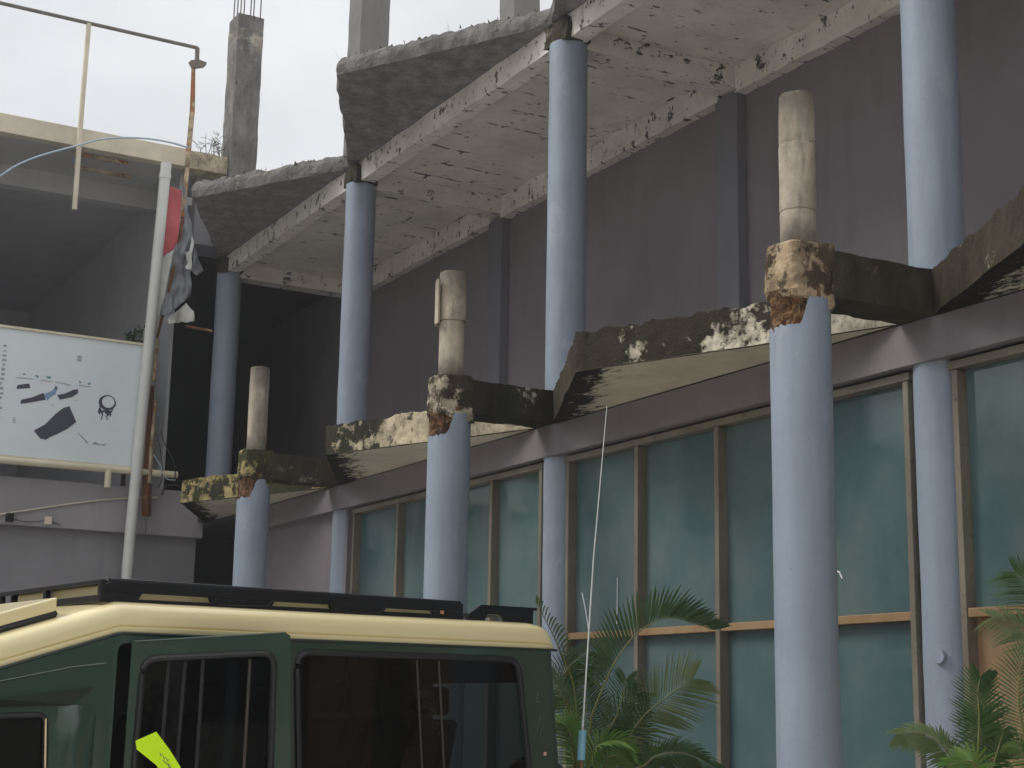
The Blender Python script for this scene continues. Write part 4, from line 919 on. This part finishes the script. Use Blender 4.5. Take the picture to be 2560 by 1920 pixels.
#        rows(deg), length, mat, n, droop
cfgL=[((180,158),.40,'leaf',56,.03),((15,165),.30,'leaf',30,.25),((5,),.30,'leaf',30,.5),((10,170),.3,'leaf',26,.2),((15,165),.48,'leaf_p',36,.1),((185,130,30),.26,'leaf',44,.25),((15,165),.35,'leaf',32,.2),((20,160),.35,'leaf',30,.2),((30,150,90),.3,'leaf_b',34,.3),((10,170),.33,'leaf',30,.2),((40,140,-90),.32,'leaf_b',30,.3),((20,160),.38,'leaf',34,.2),((20,160),.3,'leaf_b',34,.3),((30,150),.25,'leaf_b',30,.3)]
def cane(root,bx,by,P): MB().tube([(bx,by,0),(bx+(P[0]-bx)*.25,by+(P[1]-by)*.3,P[2]*.5),P],[.03,.024,.012],8).build('cane','stem',root,True)
for k,(P,(rows,L,mt,n_,dr)) in enumerate(zip(FRL,cfgL)):
    frond(pm,P,rows,L,mt,n_,k+1,droop=dr); cane(pm,-11.05+.08*math.cos(k*2.4),6.9+.08*math.sin(k*2.4),P[0])
FRR=[
 [(-6.987, 7.124, 1.202), (-7.015, 7.075, 1.304), (-7.043, 7.026, 1.397), (-7.078, 6.963, 1.47), (-7.13, 6.873, 1.508), (-7.19, 6.768, 1.495)],
 [(-6.96, 7.172, 1.276), (-6.95, 7.189, 1.459), (-6.945, 7.198, 1.607), (-6.945, 7.197, 1.756), (-6.936, 7.213, 1.838)],
 [(-6.807, 7.439, 1.282), (-6.813, 7.429, 1.501), (-6.823, 7.411, 1.686), (-6.815, 7.426, 1.872), (-6.781, 7.485, 2.023)],
 [(-6.6, 7.4, 1.434), (-6.588, 7.42, 1.869), (-6.62, 7.364, 2.06), (-6.674, 7.27, 2.147), (-6.747, 7.141, 2.188)],
 [(-6.927, 7.229, 1.241), (-6.898, 7.281, 1.388), (-6.885, 7.303, 1.462), (-6.876, 7.319, 1.521)],
 [(-6.782, 7.483, 1.246), (-6.816, 7.424, 1.391), (-6.852, 7.361, 1.434), (-6.878, 7.315, 1.425)],
 [(-6.609, 7.586, 1.653), (-6.63, 7.548, 1.947), (-6.667, 7.483, 2.245), (-6.709, 7.41, 2.395), (-6.745, 7.348, 2.469)],
 [(-6.914, 7.049, 1.206), (-6.817, 7.018, 1.326), (-6.846, 6.968, 1.353), (-6.89, 6.89, 1.323)],
 [(-6.985, 7.33, 1.201), (-7.032, 7.348, 1.384), (-7.088, 7.351, 1.532), (-7.097, 7.334, 1.607)],
]
cfgR=[((20,160,185),.20,'leaf_p',40,.35),((10,170),.26,'leaf',34,.1),((15,165),.34,'leaf_p',36,.2),((20,160),.3,'leaf_p',30,.3),((20,160),.2,'leaf',26,.2),((30,150),.2,'leaf_b',26,.3),((20,160),.36,'leaf',34,.3),((20,160),.2,'leaf_b',28,.3),((20,160),.25,'leaf',28,.2)]
pr=empty('areca_palm',(-6.7,7.3,0),'areca palm at the right edge in front of the orange plywood panels','palm','palms along the windows')
for k,(P,(rows,L,mt,n_,dr)) in enumerate(zip(FRR,cfgR)):
    frond(pr,P,rows,L,mt,n_,k+40,droop=dr,r0=.009); cane(pr,-6.7+.08*math.cos(k*2.4),7.3+.06*math.sin(k*2.4),P[0])

# ============================================================ what stands behind the photographer (seen only in reflections)
ob=empty('opposite_building',(-40,-18,0),'plain grey building across the forecourt behind the viewer','building')
MB().box(-110,-6,-30,-18,0,10.2).build('wall','opp',ob)
for k in range(17):
    for z in (1.2,4.4,7.6): MB().box(-108+6*k,-104.5+6*k,-18.0+.002,-17.95,z,z+1.9).build('window','opp_glass',ob)
o2=empty('added_side_building',(20,0,0),'unseen low grey building added at the right to darken vehicle glass reflections','building')  # added out of view so the vehicle glass mirrors something dark
MB().box(18,30,-16,30,0,8).build('wall','opp',o2)
for k in range(7):
    for z in (1.2,4.7): MB().box(17.95,17.998,-14+6*k,-10.5+6*k,z,z+1.8).build('window','opp_glass',o2)
def tree(x,y,h,seed,lab):
    t=empty('street_tree',(x,y,0),lab,'tree','trees behind the viewer'); rnd=random.Random(seed)
    MB().tube([(x,y,0),(x+.1,y,h*.3),(x-.1,y+.1,h*.62)],[.22,.17,.08],8).build('trunk','bark',t,True)
    mb=MB()
    for c_ in range(26):
        cx=Vector((x+rnd.gauss(0,h*.16),y+rnd.gauss(0,h*.16),h*.62+rnd.gauss(0,h*.14)))
        for k in range(90):
            p=cx+Vector((rnd.gauss(0,.5),rnd.gauss(0,.5),rnd.gauss(0,.4))); d=Vector((rnd.uniform(-1,1),rnd.uniform(-1,1),rnd.uniform(-1,1))).normalized()*.3; s_=d.cross(Vector((rnd.random(),rnd.random(),1))).normalized()*.11
            mb.add([p,p+d*.5+s_,p+d,p+d*.5-s_],[(0,1,2,3)])
    mb.build('crown','tree',t)
tree(-34,-13,10,1,'broad street tree far left in front of the opposite building'); tree(-48,-14,11.5,5,'tallest street tree in front of the opposite building'); tree(-26,-14,8.5,6,'small street tree nearest the camera side of the opposite building'); tree(-63,-14,11,7,'street tree at the far end of the opposite building'); tree(11,-7,8,2,'street tree behind the viewer on the right'); tree(13,4,7.5,3,'street tree beside the side building')

# ============================================================ haze: added thin volume imitating lens glare, round everything
hm=bpy.data.materials.new('lens_veil_volume'); hm.use_nodes=True; nt=hm.node_tree; nt.nodes.clear()
o_=nt.nodes.new('ShaderNodeOutputMaterial'); pv=nt.nodes.new('ShaderNodeVolumePrincipled'); pv.inputs['Color'].default_value=(.93,.95,1,1); pv.inputs['Density'].default_value=.0014; pv.inputs['Anisotropy'].default_value=.35
nt.links.new(pv.outputs[0],o_.inputs['Volume']); MT['veil_haze']=hm
MB().box(-125,125,-125,125,-1.4,16).build('veil_haze','veil_haze',kind='stuff',label='added thin haze standing in for lens glare')
